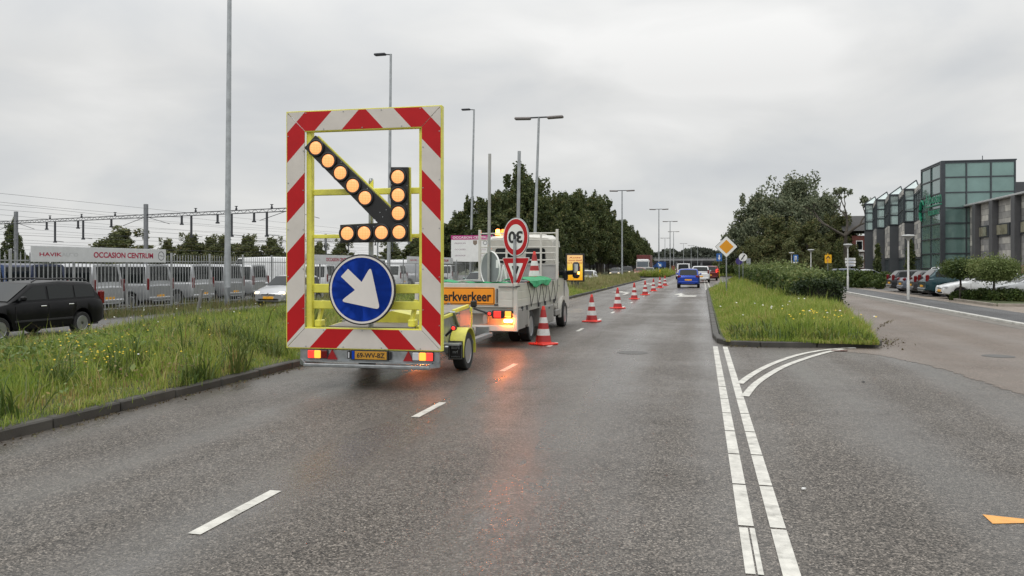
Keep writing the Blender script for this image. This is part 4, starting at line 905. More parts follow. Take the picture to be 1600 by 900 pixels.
# ------------------------------------------------------------------ cars
def lerp_profile(pts, s):
    for (a, za), (b_, zb_) in zip(pts[:-1], pts[1:]):
        if s <= b_: return za + (zb_ - za) * (0 if b_ == a else max(0, (s - a)) / (b_ - a))
    return pts[-1][1]
PARAM = dict(
    hatch=dict(L=3.95, W=1.70, H=1.47, top=[(0, .60), (.06, .70), (.5, .83), (1.0, .93), (1.2, .96), (3.3, .98), (3.85, .95), (3.95, .80)], wb=1.02, wt=1.80, re=3.35, rb=3.88, fw=.76, rw=3.24, wr=.295, cuts=[(1.28, 2.25), (2.31, 3.02), (3.06, 3.45)]),
    estate=dict(L=4.50, W=1.78, H=1.50, top=[(0, .60), (.06, .70), (.5, .84), (1.1, .95), (1.3, .97), (3.9, 1.0), (4.42, .97), (4.5, .80)], wb=1.12, wt=1.98, re=4.02, rb=4.46, fw=.86, rw=3.55, wr=.31, cuts=[(1.42, 2.36), (2.44, 3.30), (3.36, 4.06)]),
    sedan=dict(L=4.6, W=1.78, H=1.45, top=[(0, .58), (.06, .68), (.5, .82), (1.2, .94), (1.4, .96), (3.9, 1.0), (4.5, 1.0), (4.6, .78)], wb=1.22, wt=2.05, re=3.1, rb=3.98, fw=.88, rw=3.6, wr=.32, cuts=[(1.5, 2.45), (2.52, 3.3), (3.34, 3.7)]),
    suv=dict(L=4.45, W=1.86, H=1.66, top=[(0, .72), (.06, .84), (.5, .96), (1.1, 1.05), (1.3, 1.07), (3.9, 1.12), (4.38, 1.06), (4.45, .86)], wb=1.10, wt=1.85, re=3.85, rb=4.38, fw=.86, rw=3.52, wr=.36, cuts=[(1.38, 2.3), (2.37, 3.22), (3.28, 3.98)]),
    van=dict(L=4.85, W=1.92, H=1.98, top=[(0, .62), (.06, .78), (.4, .98), (.85, 1.08), (1.0, 1.10), (4.4, 1.10), (4.80, 1.10), (4.85, .98)], wb=.80, wt=1.65, re=4.68, rb=4.82, fw=.92, rw=4.02, wr=.33, cuts=[(1.12, 2.0), (2.08, 3.2), (3.28, 4.62)]),
    bigvan=dict(L=5.6, W=2.02, H=2.45, top=[(0, .62), (.06, .82), (.4, 1.05), (.85, 1.18), (1.0, 1.2), (5.2, 1.2), (5.54, 1.2), (5.6, 1.0)], wb=.85, wt=1.75, re=5.45, rb=5.57, fw=.98, rw=4.6, wr=.34, cuts=[(1.2, 2.15)]))
def paint(name, col, metal=.0, rough=.28): return mat('paint_' + name, col, rough, metal, .4 if name != 'black' else .2, var=.03, coat=.35 if name != 'black' else .06, grime=.08)
def make_car(name, loc, heading, kind, col, label, cat, group=None, lit=False, brake=False, plate=True, rails=False, detail=2, panel=False):
    """heading: compass angle of the nose, 0 = +Y; loc = centre of the car on the ground"""
    p = PARAM[kind]; L, W, Hh = p['L'], p['W'], p['H']; hw = W / 2
    t = empty(name, loc, heading, label, cat, group)
    Y = lambda s: L / 2 - s
    bm = paint(*col); ht = lambda s: lerp_profile(p['top'], s); sill = .24 if kind not in ('van', 'bigvan', 'suv') else .30
    ar = p['wr'] * 1.17
    def zbot(s):
        z = sill + (0.06 * max(0, 1 - s / .3) if s < .3 else 0) + (.10 * max(0, (s - L + .4) / .4) if s > L - .4 else 0)
        for c in (p['fw'], p['rw']):
            if abs(s - c) < ar: z = max(z, p['wr'] + math.sqrt(ar * ar - (s - c) ** 2))
        return z
    def wid(s):
        f = 1.0
        if s < .7: f = .80 + .20 * math.sin(min(1, (s + .03) / .7) * math.pi / 2)
        e = L - s
        if e < .5: f = .88 + .12 * math.sin(min(1, (e + .02) / .5) * math.pi / 2)
        return hw * f
    step = .055 if detail > 1 else .11
    ss = sorted(set([0, .02, L - .02, L] + [round(i * step, 4) for i in range(1, int(L / step))] + [q + d for q in (p['fw'], p['rw']) for d in (-ar + .001, ar - .001)])); ss = [s for s in ss if 0 <= s <= L]
    vs = []; 
    for s in ss:
        z0, z1, w_ = zbot(s), ht(s), wid(s); z0 = min(z0, z1 - .12); zm = max(z0 + .06, min(.62, z1 - .2)); cr = .02
        if s < .05 or s > L - .05: w_ *= .97
        half = [(0, z0), (w_ * .90, z0), (w_ * .985, z0 + .05), (w_, zm), (w_ * .985, max(zm + .01, z1 - .09)), (w_ * .955, z1 - .025), (w_ * .90, z1), (0, z1 + cr)]
        vs += [(x, Y(s), z) for x, z in half] + [(-x, Y(s), z) for x, z in half[-2:0:-1]]
    k = 14; bd = MB(); n = len(ss)
    bd.add(vs, [[i * k + j, i * k + (j + 1) % k, (i + 1) * k + (j + 1) % k, (i + 1) * k + j] for i in range(n - 1) for j in range(k)], 0, True)
    bd.add(vs[:k], [list(range(k))[::-1]], 0); bd.add(vs[-k:], [list(range(k))], 0)
    prof = [(p['wb'], ht(p['wb']) - .01), (p['wt'], Hh - .05), ((p['wt'] * .55 + p['re'] * .45), Hh), (p['re'], Hh - (.05 if kind not in ('van', 'bigvan') else .03)), (p['rb'], ht(p['rb']) - .01)]
    zr = lambda s: lerp_profile(prof, s)
    tum = .24 if kind not in ('van', 'bigvan') else .13
    gs = sorted(set([q[0] for q in prof] + [p['wb'] + (p['wt'] - p['wb']) * i / 8 for i in range(9)] + [p['wt'] + (p['re'] - p['wt']) * i / 10 for i in range(11)] + [p['re'] + (p['rb'] - p['re']) * i / 8 for i in range(9)]))
    wbase = lambda s: wid(s) * .935
    wtop = lambda s: wbase(s) - max(0, (zr(s) - ht(s))) * tum
    vs = []
    for s in gs:
        zb_ = ht(s) - .04; z = max(zr(s), zb_ + .03); a, c = wbase(s), wtop(s); g2 = min(.07, (z - zb_) * .45)
        half = [(a, zb_), (a + (c - a) * .5, zb_ + (z - zb_) * .5), (c + .012, z - g2), (c - .03, z - g2 * .35), (c - .13, z - .002), (0, z + .018)]
        vs += [(x, Y(s), zz) for x, zz in half] + [(-x, Y(s), zz) for x, zz in half[-2::-1]]
    k = 11; n = len(gs)
    bd.add(vs, [[i * k + j, i * k + j + 1, (i + 1) * k + j + 1, (i + 1) * k + j] for i in range(n - 1) for j in range(k - 1)], 0, True)
    body = bd.build('body', bm, t, sharp=40)
    # dark underside and wheel wells
    ub = MB(); ub.box(0, 0, .36, W * .80, L * .93, .26); ub.build('underbody', m_black, t)
    for c in (p['fw'], p['rw']):
        for sgn in (-1, 1): wheel(t, sgn * (hw - .10), Y(c), p['wr'], .20, sgn=sgn)
    # glazing
    if kind == 'bigvan' or panel: cuts = p['cuts'][:1]
    else: cuts = p['cuts']
    for s0, s1 in cuts:
        for sgn in (-1, 1):
            gl = MB(); vs = []; m_ = 12
            for i in range(m_ + 1):
                s = s0 + (s1 - s0) * i / m_; za = ht(s) + .035; zb_ = max(za + .005, min(Hh - .13, zr(s) - .085))
                for z in (za, zb_):
                    f = (z - ht(s) + .04) / max(.05, (zr(s) - ht(s) + .04)); x = wbase(s) + (wtop(s) + .012 - wbase(s)) * min(f * 1.06, 1) + .007
                    vs.append((sgn * x, Y(s), z))
            fs = [[2 * i, 2 * i + 2, 2 * i + 3, 2 * i + 1][::(1 if sgn > 0 else -1)] for i in range(m_)]
            gl.add(vs, fs, 0, True); gl.build('side_window', m_glass, body)
    def glass_strip(nm, sA, sB, q0, q1, inset):
        gl = MB(); vs = []; zA, zB = zr(sA), zr(sB); d = Vector((0, -(sB - sA), zB - zA)).normalized(); nr = Vector((0, -d.z, d.y)); nr = nr if nr.z > 0 else -nr
        if abs(nr.z) < .05: nr = Vector((0, math.copysign(1, -(sA - L / 2)), 0))
        for i in range(7):
            q = q0 + (q1 - q0) * i / 6; s = sA + (sB - sA) * q; z = zA + (zB - zA) * q; hw_ = wtop(s) - inset
            for j in range(7):
                f = -1 + 2 * j / 6; vs.append((f * hw_, Y(s) + nr.y * .012, z + nr.z * .012 + .016 * (1 - f * f)))
        fs = [[i * 7 + j, i * 7 + j + 1, (i + 1) * 7 + j + 1, (i + 1) * 7 + j] for i in range(6) for j in range(6)]
        P0, P1, P2 = Vector(vs[0]), Vector(vs[1]), Vector(vs[8])
        if (P1 - P0).cross(P2 - P1).dot(nr) < 0: fs = [f[::-1] for f in fs]
        gl.add(vs, fs, 0, True); gl.build(nm, m_glass, body)
    glass_strip('windshield', p['wb'], p['wt'], .10, .93, .07)
    glass_strip('rear_window', p['re'], p['rb'], .10, .88 if kind != 'van' else .80, .10 if kind != 'van' else .16)
    # lamps
    zf = ht(.15) - .08; low = kind not in ('van', 'bigvan')
    for sgn in (-1, 1):
        q = MB(); q.box(sgn * wid(.22) * .77, Y(.17), zf, W * .19, .30, .16, bev=.06, rot=Matrix.Rotation(sgn * -.32, 3, 'Z')); q.build('headlight', m_headlit if lit else m_head, body)
        q = MB(); 
        if kind in ('van', 'bigvan'): q.box(sgn * (wid(L) * .955), Y(L - .03), 1.08, .12, .10, .52, bev=.03)
        elif kind in ('estate', 'suv'): q.box(sgn * (wid(L - .1) * .90), Y(L - .085), ht(L - .1) + .02, .16, .16, .40, bev=.04)
        else: q.box(sgn * (wid(L - .1) * .86), Y(L - .09), ht(L - .15) - .08, .27, .20, .19, bev=.05)
        q.build('tail_light', m_redlit if brake else m_redlamp, body)
        q = MB(); q.box(sgn * (hw + .06), Y(p['wb'] + .38), ht(p['wb'] + .4) + .09, .18, .10, .13, bev=.04); q.bar((sgn * (hw - .08), Y(p['wb'] + .36), ht(p['wb']) + .02), (sgn * (hw + .03), Y(p['wb'] + .38), ht(p['wb']) + .07), .05, .05); q.build('mirror', bm, body)
    q = MB(); q.box(0, Y(.02), zf - .06, W * .42, .06, .07, bev=.02); q.box(0, Y(.03), .36, W * .62, .06, .12, bev=.02); q.build('grille', m_black, body)
    if detail > 1:
        q = MB(); q.lathe([(.055, 0), (.06, .012), (.03, .02), (0, .02)], 20, 0, Matrix.Translation((0, Y(-.008), zf - .04)) @ Matrix.Rotation(R(-90), 4, 'X')); q.build('badge', m_chrome, body)
        for (s0, s1) in p['cuts'][:2]:
            for sgn in (-1, 1): q = MB(); q.box(sgn * (wid(s1 - .15) * .99 + .012), Y(s1 - .16), ht(s1) - .14, .03, .18, .032, bev=.01); q.build('door_handle', m_chrome if col[0] == 'black' else bm, body)
        for sgn in (-1, 1):
            q = MB()
            for (s0, s1) in p['cuts'][:2]: q.box(sgn * (wid(s1) + .001), Y(s1 + .03), .62, .006, .012, .56)
            q.box(sgn * (wid(p['wb'] + .2) + .001), Y(p['cuts'][0][0] - .08), .62, .006, .012, .5); q.box(sgn * (hw + .003), Y(L / 2), .48, .014, (p['rw'] - p['fw']) - 2 * ar - .05, .05, bev=.004)
            q.build('door_seam', m_black, body)
    if plate:
        for yy in (Y(-.012), Y(L + .012)):
            q = MB(); q.box(0, yy, .45 if yy > 0 else (.62 if low else .55), .52, .02, .115, bev=.004); q.build('number_plate', m_plate, body)
    q = MB(); q.box(0, Y(L - .02), .44, W * .86, .14, .16, bev=.04); q.box(0, Y(L + .05), .34, W * .6, .03, .05, bev=.01); q.build('bumper', bm if col[0] != 'silver' else bm, body)
    if rails:
        for sgn in (-1, 1):
            q = MB(); x = sgn * (wtop(p['wt'] + .5) - .06); q.tube([(x, Y(p['wt'] + .05), Hh - .03), (x, Y(p['wt'] + .2), Hh + .04), (x, Y((p['wt'] + p['re']) / 2), Hh + .055), (x, Y(p['re'] - .2), Hh + .04), (x, Y(p['re'] - .05), Hh - .03)], .02, 8); q.build('roof_rail', m_chrome if rails == 2 else m_black, body)
    return t
BLACK = ('black', (.004, .004, .005), .0, .34); SILV = ('silver', (.46, .47, .48), .6, .3); WHITE = ('white', (.72, .73, .73)); GREYB = ('greyblue', (.13, .15, .19), .4, .3)
OZ = -.196
yc, tcar = 19.0, 0
make_car('car', (-17.72, 17.5, OZ), math.pi, 'estate', BLACK, 'black estate car with roof rails and chrome handles driving past the fence', 'car', rails=1, lit=True)
make_car('car', (-19.1, 34.4, OZ), math.pi, 'hatch', SILV, 'silver hatchback with lit headlights between the grass and the fence', 'car', lit=True)
make_car('car', (-14.6, 52, OZ), math.pi, 'estate', ('greengrey', (.24, .30, .28), .4, .3), 'grey green car seen over the flatbed tailgate', 'car', lit=False)
make_car('car', (-.98, 64.0, 0), 0, 'hatch', ('blue', (.005, .045, .36), .2, .25), 'bright blue hatchback driving away in the right lane', 'car')
make_car('van', (-.1, 84.0, 0), 0, 'suv', WHITE, 'white car driving away just ahead of the blue hatchback', 'car', detail=1)
make_car('van', (-2.2, 104, 0), 0, 'van', WHITE, 'white van with a roof light driving away up the road', 'van', detail=1)
make_car('car', (.9, 96.0, 0), 0, 'suv', ('darkred', (.12, .012, .014), .2, .3), 'dark red car with lit brake lights on the right of the traffic', 'car', brake=True, detail=1)
make_car('car', (1.35, 112.0, 0), 0, 'suv', ('red', (.30, .02, .02), .1, .3), 'red car partly hidden beyond the dark red car', 'car', brake=True, detail=1)
for (u, t_, kd, cl_, lb_) in ((962, 124, 'hatch', ('dkgrey', (.06, .06, .065), .3, .3), 'leftmost oncoming car with headlights lit beside the lamp post'), (979, 131, 'suv', BLACK, 'dark oncoming car with lit headlights behind the lamp post'), (1000, 128, 'hatch', ('oldred', (.28, .05, .04), .1, .3), 'reddish oncoming car with lit headlights in front of the lorry'), (1015, 136, 'hatch', SILV, 'pale oncoming car with lit headlights right of the lorry')):
    x, y = D(u, t_); make_car('car', (x, y, OZ + .1), math.pi, kd, cl_, lb_, 'car', 'oncoming cars queueing beyond the trees', lit=True, detail=1, plate=False)
x, y = D(917, 74); make_car('car', (x, y, OZ), math.pi, 'hatch', WHITE, 'white car with a lit headlight just right of the orange poster', 'car', lit=True, detail=1, plate=False)
x, y = D(1222, 150); make_car('car', (x, y, .1), math.pi, 'suv', WHITE, 'white car roof showing over the long hedge below the big tree', 'car', detail=1)
# parked along the office, noses to the building unless said
ph = -math.pi / 2
make_car('car', (14.01, 55.37, .06), ph, 'estate', ('night', (.02, .022, .026), .2, .3), 'dark estate car parked leftmost of the row by the glass tower', 'car', 'cars parked before the office')
make_car('car', (14.10, 52.64, .06), ph, 'sedan', ('bluegrey', (.16, .18, .22), .5, .3), 'grey blue car parked between two dark cars before the office', 'car', 'cars parked before the office')
make_car('car', (14.01, 50.01, .06), ph, 'estate', ('slate', (.04, .04, .045), .2, .3), 'dark car with a bright red tail light behind the white lamp post', 'car', 'cars parked before the office')
make_car('car', (13.86, 47.09, .06), ph, 'suv', ('teal', (.012, .045, .055), .3, .25), 'dark teal sport utility car with silver roof rails parked before the glass tower', 'car', 'cars parked before the office', rails=2)
make_car('car', (13.68, 44.09, .06), -ph, 'hatch', WHITE, 'white hatchback facing the road left of the round shrubs', 'car', 'cars parked before the office')
make_car('car', (15.2, 42.0, .06), -ph, 'hatch', SILV, 'silver car mostly hidden behind the round shrubs', 'car', 'cars parked before the office', detail=1)
make_car('car', (18.7, 40.6, .06), -ph, 'hatch', ('paleblue', (.42, .46, .50), .5, .3), 'pale silver car at the right edge beside the red leaved bush', 'car', 'cars parked before the office')
make_car('car', (14.6, 84.5, .06), ph + .1, 'estate', GREYB, 'grey blue estate car parked farther left near the direction signs', 'car', 'cars parked before the office')
make_car('car', (14.9, 79.0, .06), ph + .3, 'sedan', SILV, 'long silver car half hidden by low shrubs near the direction signs', 'car', 'cars parked before the office')
for o_ in list(bpy.data.objects):
    if o_.get('group') == 'cars parked before the office': o_.scale = (1, 1, .93); o_.location.z = .03
# vans for sale behind the fence, rears to the road
vl = ['blue van at the left end of the fenced row', 'dark blue van behind the left end of the long banner', 'silver van with large rear window behind the long banner', 'silver van under the round emblem end of the banner', 'silver van right of the long banner behind the fence', 'silver van behind the tall light pole']
vy = [22.3, 25.0, 28.0, 31.2, 34.4, 37.1]; vc = [('vanblue', (.03, .07, .20), .2), ('vannavy', (.02, .03, .07), .2), SILV, ('vangrey', (.36, .37, .38), .5, .32), SILV, ('vangrey', (.36, .37, .38), .5, .32)]
for y, c_, lb_ in zip(vy, vc, vl): make_car('van', (-23.75 - 2.42, y, OZ), math.pi / 2, 'van', c_, lb_, 'van', 'vans parked behind the fence')
for i, (y, kd) in enumerate(((40.6, 'van'), (45.2, 'bigvan'), (49.6, 'van'), (54.0, 'bigvan'), (58.5, 'bigvan'), (63, 'van'), (67.5, 'bigvan'), (72.5, 'bigvan'), (77.5, 'van'))):
    make_car('van', (-24.4 - PARAM[kd]['L'] / 2, y, OZ), math.pi / 2 + random.uniform(-.06, .06), kd, WHITE if i % 3 else SILV, ['silver van behind the fence, above the silver hatchback', 'high white van just left of the striped frame behind the fence', 'low white van seen through the striped frame at its left', 'high white van seen through the striped frame above the blue sign', 'high white van seen through the frame right of the blue sign', 'low white van seen between the frame and the flatbed', 'high white van below the pink topped board', 'far high white van left of the flatbed rack', 'farthest white van behind the flatbed load'][i], 'van', 'vans parked behind the fence', detail=1, panel=kd == 'bigvan')
# lorry with red box
x, y = D(1006, 150); lo = empty('lorry', (x, y, OZ + .1), math.pi, 'white cab lorry with a dark red box body coming down the far carriageway', 'lorry')
p = MB(); p.box(0, 2.3, 1.75, 2.4, 1.9, 2.5, bev=.25); cb_ = p.build('cab', WHITE and paint('white', (.72, .73, .73)), lo)
p = MB(); p.box(0, 3.26, 2.05, 2.0, .03, .95, bev=.01); p.build('windshield', mat('lorry_glass', (.16, .19, .22), .1, var=0), cb_)
for s_ in (-1, 1):
    p = MB(); p.box(s_ * 1.205, 2.6, 2.05, .02, .9, .8, bev=.005); p.build('side_window', m_glass, cb_)
    p = MB(); p.box(s_ * .9, 3.26, .85, .35, .05, .2, bev=.02); p.build('headlight', m_headlit, cb_)
p = MB(); p.box(0, 3.2, .65, 2.4, .2, .3, bev=.03); p.build('bumper', m_dark, lo)
p = MB(); p.box(0, -2.2, 2.35, 2.5, 6.8, 2.9, bev=.03); p.build('box_body', mat('box_red', (.14, .03, .028), .5), lo)
for yy in (2.1, -3.8):
    for s_ in (-1, 1): wheel(lo, s_ * 1.05, yy, .5, .3, sgn=s_, steel=True)
# ------------------------------------------------------------------ fence, banners, poles on the left
FX = -22.0; FZ0, FZ1 = OZ, 2.12
fence = empty('metal_fence', (FX, 16, OZ), 0, 'long grey metal picket fence with pointed bars in front of the parked vans', 'fence')
FM = mat('fence_grey', (.36, .37, .37), .5, .4, var=.12)
def bay(y0, y1):
    p = MB()
    for i in range(int((y1 - y0) / .19)):
        y = y0 + .07 + i * .19; h = FZ1 - FZ0 + random.uniform(-.01, .01); p.box(0, y, h / 2 + .04, .014, .036, h - .10)
        p.add([(-.007, y - .018, h - .01), (.007, y - .018, h - .01), (.007, y + .018, h - .01), (-.007, y + .018, h - .01), (0, y, h + .07)], [[0, 1, 4], [1, 2, 4], [2, 3, 4], [3, 0, 4]])
    for z in (.25, 2.08): p.box(.03, (y0 + y1) / 2, z, .03, y1 - y0, .045)
    return p.build('picket_panel', FM, fence)
for i in range(26):
    y0 = 2.7 * i; bay(y0, y0 + 2.68); p = MB(); p.box(.05, y0, 1.22, .07, .08, 2.44, bev=.006); p.build('post', FM, fence)
m_banner = mat('banner', (.60, .61, .61), .55, var=.05, grime=.06); m_btxt = mat('banner_red', (.38, .012, .05), .6); m_bgrey = mat('banner_grey', (.50, .51, .51), .6, var=.02)
def banner(y0, y1, z0, z1, label, full=True):
    t = empty('banner', (FX + .10, (y0 + y1) / 2, (z0 + z1) / 2), 0, label, 'banner', 'white banners on the fence'); L = y1 - y0; hh = z1 - z0
    p = MB(); p.box(0, 0, 0, .03, L, hh, bev=.008); bn = p.build('panel', m_banner, t)
    Fm = lambda y, z: plane_mtx((.0165, y, z), (0, 1, 0), (0, 0, 1))
    text_part('banner_text', 'OCCASION CENTRUM', m_btxt, t, Fm(L * .145, 0), width=L * .475, height=hh * .40, bold=.03)
    if full:
        text_part('banner_text', 'HAVIK', m_btxt, t, Fm(-L * .38, -.01), width=L * .14, height=hh * .24, bold=.02); text_part('banner_text', 'AUTO', m_bgrey, t, Fm(-L * .255, -.01), width=L * .11, height=hh * .24, bold=.02)
    p = MB(); mt = plane_mtx((.0168, L * .455, 0), (0, 1, 0), (0, 0, 1)); r = hh * .35; p.lathe([(r, 0), (r * .84, 0)], 32, 0, mt, False, False)
    zg = [(-1.15, -.10), (-.1, -.10), (-.1, .16), (.95, .16), (1.15, .10), (.1, .10), (.1, -.16), (-.95, -.16)]; zg = [(-1.2, .02), (.15, .14), (-.1, .02), (1.2, -.02), (-.15, -.14), (.1, -.02)]
    p.add([mt @ Vector((a * r, b_ * r, .0004)) for a, b_ in zg], [list(range(6))[::-1]]); p.build('emblem', mat('emblem_grey', (.10, .10, .11), .5), t)
    return t
yb0, tb0 = atX(48, FX + .1); yb1, tb1 = atX(259, FX + .1)
zb0 = (Zv(409, tb0) + Zv(410.5, tb1)) / 2; zb1 = (Zv(384.6, tb0) + Zv(389.3, tb1)) / 2
banner(yb0, yb1, zb0, zb1, 'long white banner on the fence with red lettering and grey ring emblem at its end')
p = MB(); 
ym = atX(470, FX)[0]; yn = atX(553, FX)[0]; zz0 = Zv(412.5, atX(490, FX)[1]); banner(ym, yn, zz0, zz0 + zb1 - zb0, 'white banner on the fence seen through the left of the striped frame')
ym = atX(634, FX)[0]; yn = atX(706, FX)[0]; zz0 = Zv(412, atX(690, FX)[1]); banner(ym, yn, zz0, zz0 + zb1 - zb0, 'white banner on the fence seen between striped frame and flatbed')
# topped sign board of the dealer
yS_ = 72.0; xa_, ts_ = atY(705, yS_); xb_, _ = atY(770, yS_)
db_ = empty('sign_board', ((xa_ + xb_) / 2, yS_, OZ), 0, 'large white sign board with a pink top stripe behind the flatbed', 'sign board')
zt_, zb_ = Zv(368, ts_) - OZ, Zv(409, ts_) - OZ; Wd = xb_ - xa_
p = MB(); p.box(0, 0, (zt_ + zb_) / 2, Wd, .08, zt_ - zb_, bev=.01); p.build('panel', m_swhite, db_)
p = MB(); p.box(0, -.045, zt_ - .20, Wd, .012, .40); hd_ = p.build('top_stripe', mat('stripe_pink', (.50, .035, .22), .5), db_)
text_part('board_text', 'OCCASION CENTRUM', m_swhite, hd_, BACK((0, -.053, zt_ - .20)), width=Wd * .92, height=.22, bold=.02)
for i, s_ in enumerate(('PREMIUM', 'OCCASIES', 'VERKOOP')): text_part('board_text', s_, mat('text_purple', (.22, .10, .17), .6), db_, BACK((-Wd * .28, -.042, zt_ - .75 - i * .58)), width=Wd * .26, height=.13)
p = MB(); p.prism([(Wd * .08 + x * .2, -.045, zt_ - .72 + z * .24) for x, z in ((-1, 1), (1, 1), (1, -.3), (0, -1), (-1, -.3))], (0, .01, 0)); p.build('crest', mat('crest', (.22, .17, .13), .5), db_)
for i, z in enumerate((1.35, 1.95)): text_part('board_text', ('AUTO', 'service')[i], mat('text_purple2', (.35, .2, .25), .6), db_, BACK((Wd * .25, -.042, zt_ - z)), width=Wd * .18, height=.14)
p = MB(); p.lathe([(.2, 0), (.15, 0)], 20, 0, BKM(Wd * .32, -.043, zt_ - .72), False, False); p.build('emblem', mat('emblem_grey', (.1, .1, .11)), db_)
for s_ in (-1, 1): p = MB(); p.box(s_ * Wd * .4, .06, (zb_) / 2, .1, .08, zb_ + .4); p.build('post', m_galv, db_)
# tall light poles along the fence
def tall_pole(u, v0, X, top_u, label, arm=True, hz=17.6):
    y, t = atX(u, X); o = empty('light_pole', (X, y, OZ), 0, label, 'light pole', 'tall light poles along the fence')
    lean = (top_u - u) / F * t * (hz / Zv(v0, t) if v0 > 5 else 1.1)
    p = MB(); p.tube([(0, 0, 0), (0, 0, .9), (lean * .06, 0, 1.0), (lean, 0, hz)], [.16, .16, .14, .085], 14); p.build('pole', m_pole, o)
    q = MB(); q.bar((lean, 0, hz - .05), (lean - .9, 0, hz + .05), .07, .07); q.box(lean - .85, 0, hz + .02, .9, .4, .16, bev=.05); q.build('lamp_head', m_dark, o)
tall_pole(355, 0, -21.3, 359.5, 'nearest and tallest light pole, its top out of sight above')
tall_pole(607, 76, -22.6, 611, 'light pole rising behind the striped frame'); tall_pole(735, 167, -22.6, 741, 'light pole left of the flatbed rack')
# leaning stake in front of the fence, back of a square sign seen through the frame
x, y = D(307, 30.5); o = empty('wooden_stake', (x, y, -.25), 0, 'grey leaning stake in the weeds before the fence', 'stake'); p = MB(); p.bar((0, 0, 0), (.26, 0, 1.05), .13, .09, bev=.01); p.build('stake', mat('old_wood', (.2, .2, .19), .8, var=.3), o)
x, y = D(591, 45); o = empty('road_sign', (x, y, OZ), R(-20), 'diamond road sign turned away, seen through the striped frame above the blue sign', 'road sign')
z = Zv(363, 45) - OZ; p = MB(); p.prism([(0, 0, z + .62), (.62, 0, z), (0, 0, z - .62), (-.62, 0, z)], (0, .03, 0)); p.build('sign_plate', mat('sign_back', (.25, .275, .275), .45, .4), o); p = MB(); p.cyl((0, -.05, 0), (0, -.05, z + .3), .04, n=10); p.build('post', m_galv, o)
# ------------------------------------------------------------------ street lamps with two flat heads in the median
def street_lamp(u, vtop, X, label):
    hz = 10.2; t = (hz - H) * F / (VH - vtop); x, y = D(u, t)
    o = empty('street_lamp', (x, y, 0), 0, label, 'street lamp', 'street lamps with twin flat heads'); p = MB(); ln = .35 if u < 900 else 0
    p.tube([(-ln, 0, 0), (-ln * .9, 0, 1.0), (-ln * .88, 0, 1.1), (0, 0, hz)], [.125, .125, .10, .065], 12); p.build('pole', m_pole, o)
    p = MB(); p.cyl((-.9, 0, hz + .02), (.9, 0, hz + .02), .045, n=10); p.build('arm', m_dark, o)
    for s_ in (-1, 1): p = MB(); p.box(s_ * .95, 0, hz + .01 - .02, .95, .34, .15, bev=.05, rot=Matrix.Rotation(s_ * -.03, 3, 'Y')); p.build('lamp_head', mat('lamp_housing', (.19, .17, .165), .5), o)
for (u, v, lb_) in ((842, 184, 'nearest twin headed street lamp, over the flatbed'), (972, 298, 'second twin headed street lamp, in front of the tree row'), (1029.5, 327, 'third twin headed street lamp, at the end of the tree row'), (1047, 346, 'fourth twin headed street lamp, right of the tree row'), (1052.5, 362, 'fifth twin headed street lamp, over the second grass island'),
    (1039, 372, 'street lamp left of the fourth one, farther off'), (1068, 380.5, 'small far street lamp left of the white van'), (1080, 383.5, 'small far street lamp above the blue hatchback'), (1090, 387, 'tiny far street lamp just right of the blue hatchback'), (1099, 391, 'farthest twin headed street lamp near the bridge')):
    street_lamp(u, v, 0, lb_)
# small post top lamps along the footpath
def post_lamp(x, y, label, hz=3.15):
    o = empty('post_lamp', (x, y, .06), 0, label, 'post lamp', 'white post lamps along the footpath'); p = MB(); p.tube([(0, 0, 0), (0, 0, .9), (0, 0, .95), (0, 0, hz - .12)], [.07, .07, .05, .045], 12)
    p.build('pole', mat('pole_white', (.60, .60, .58), .45, .2, var=.1), o); p = MB(); p.lathe([(.06, hz - .28), (.10, hz - .20), (.20, hz - .13), (.30, hz - .08), (.31, hz - .05), (.24, hz), (0, hz + .02)], 24); p.build('lamp_head', mat('lamp_shade', (.42, .43, .42), .4, .2), o)
post_lamp(9.78, 42.0, 'nearest white post lamp on the dark footpath before the glass tower'); post_lamp(9.85, 58.8, 'white post lamp in front of the direction signs'); post_lamp(9.85, 77.8, 'white post lamp between the blue sign and yellow sign'); post_lamp(9.9, 94.5, 'farthest white post lamp left of the blue sign')
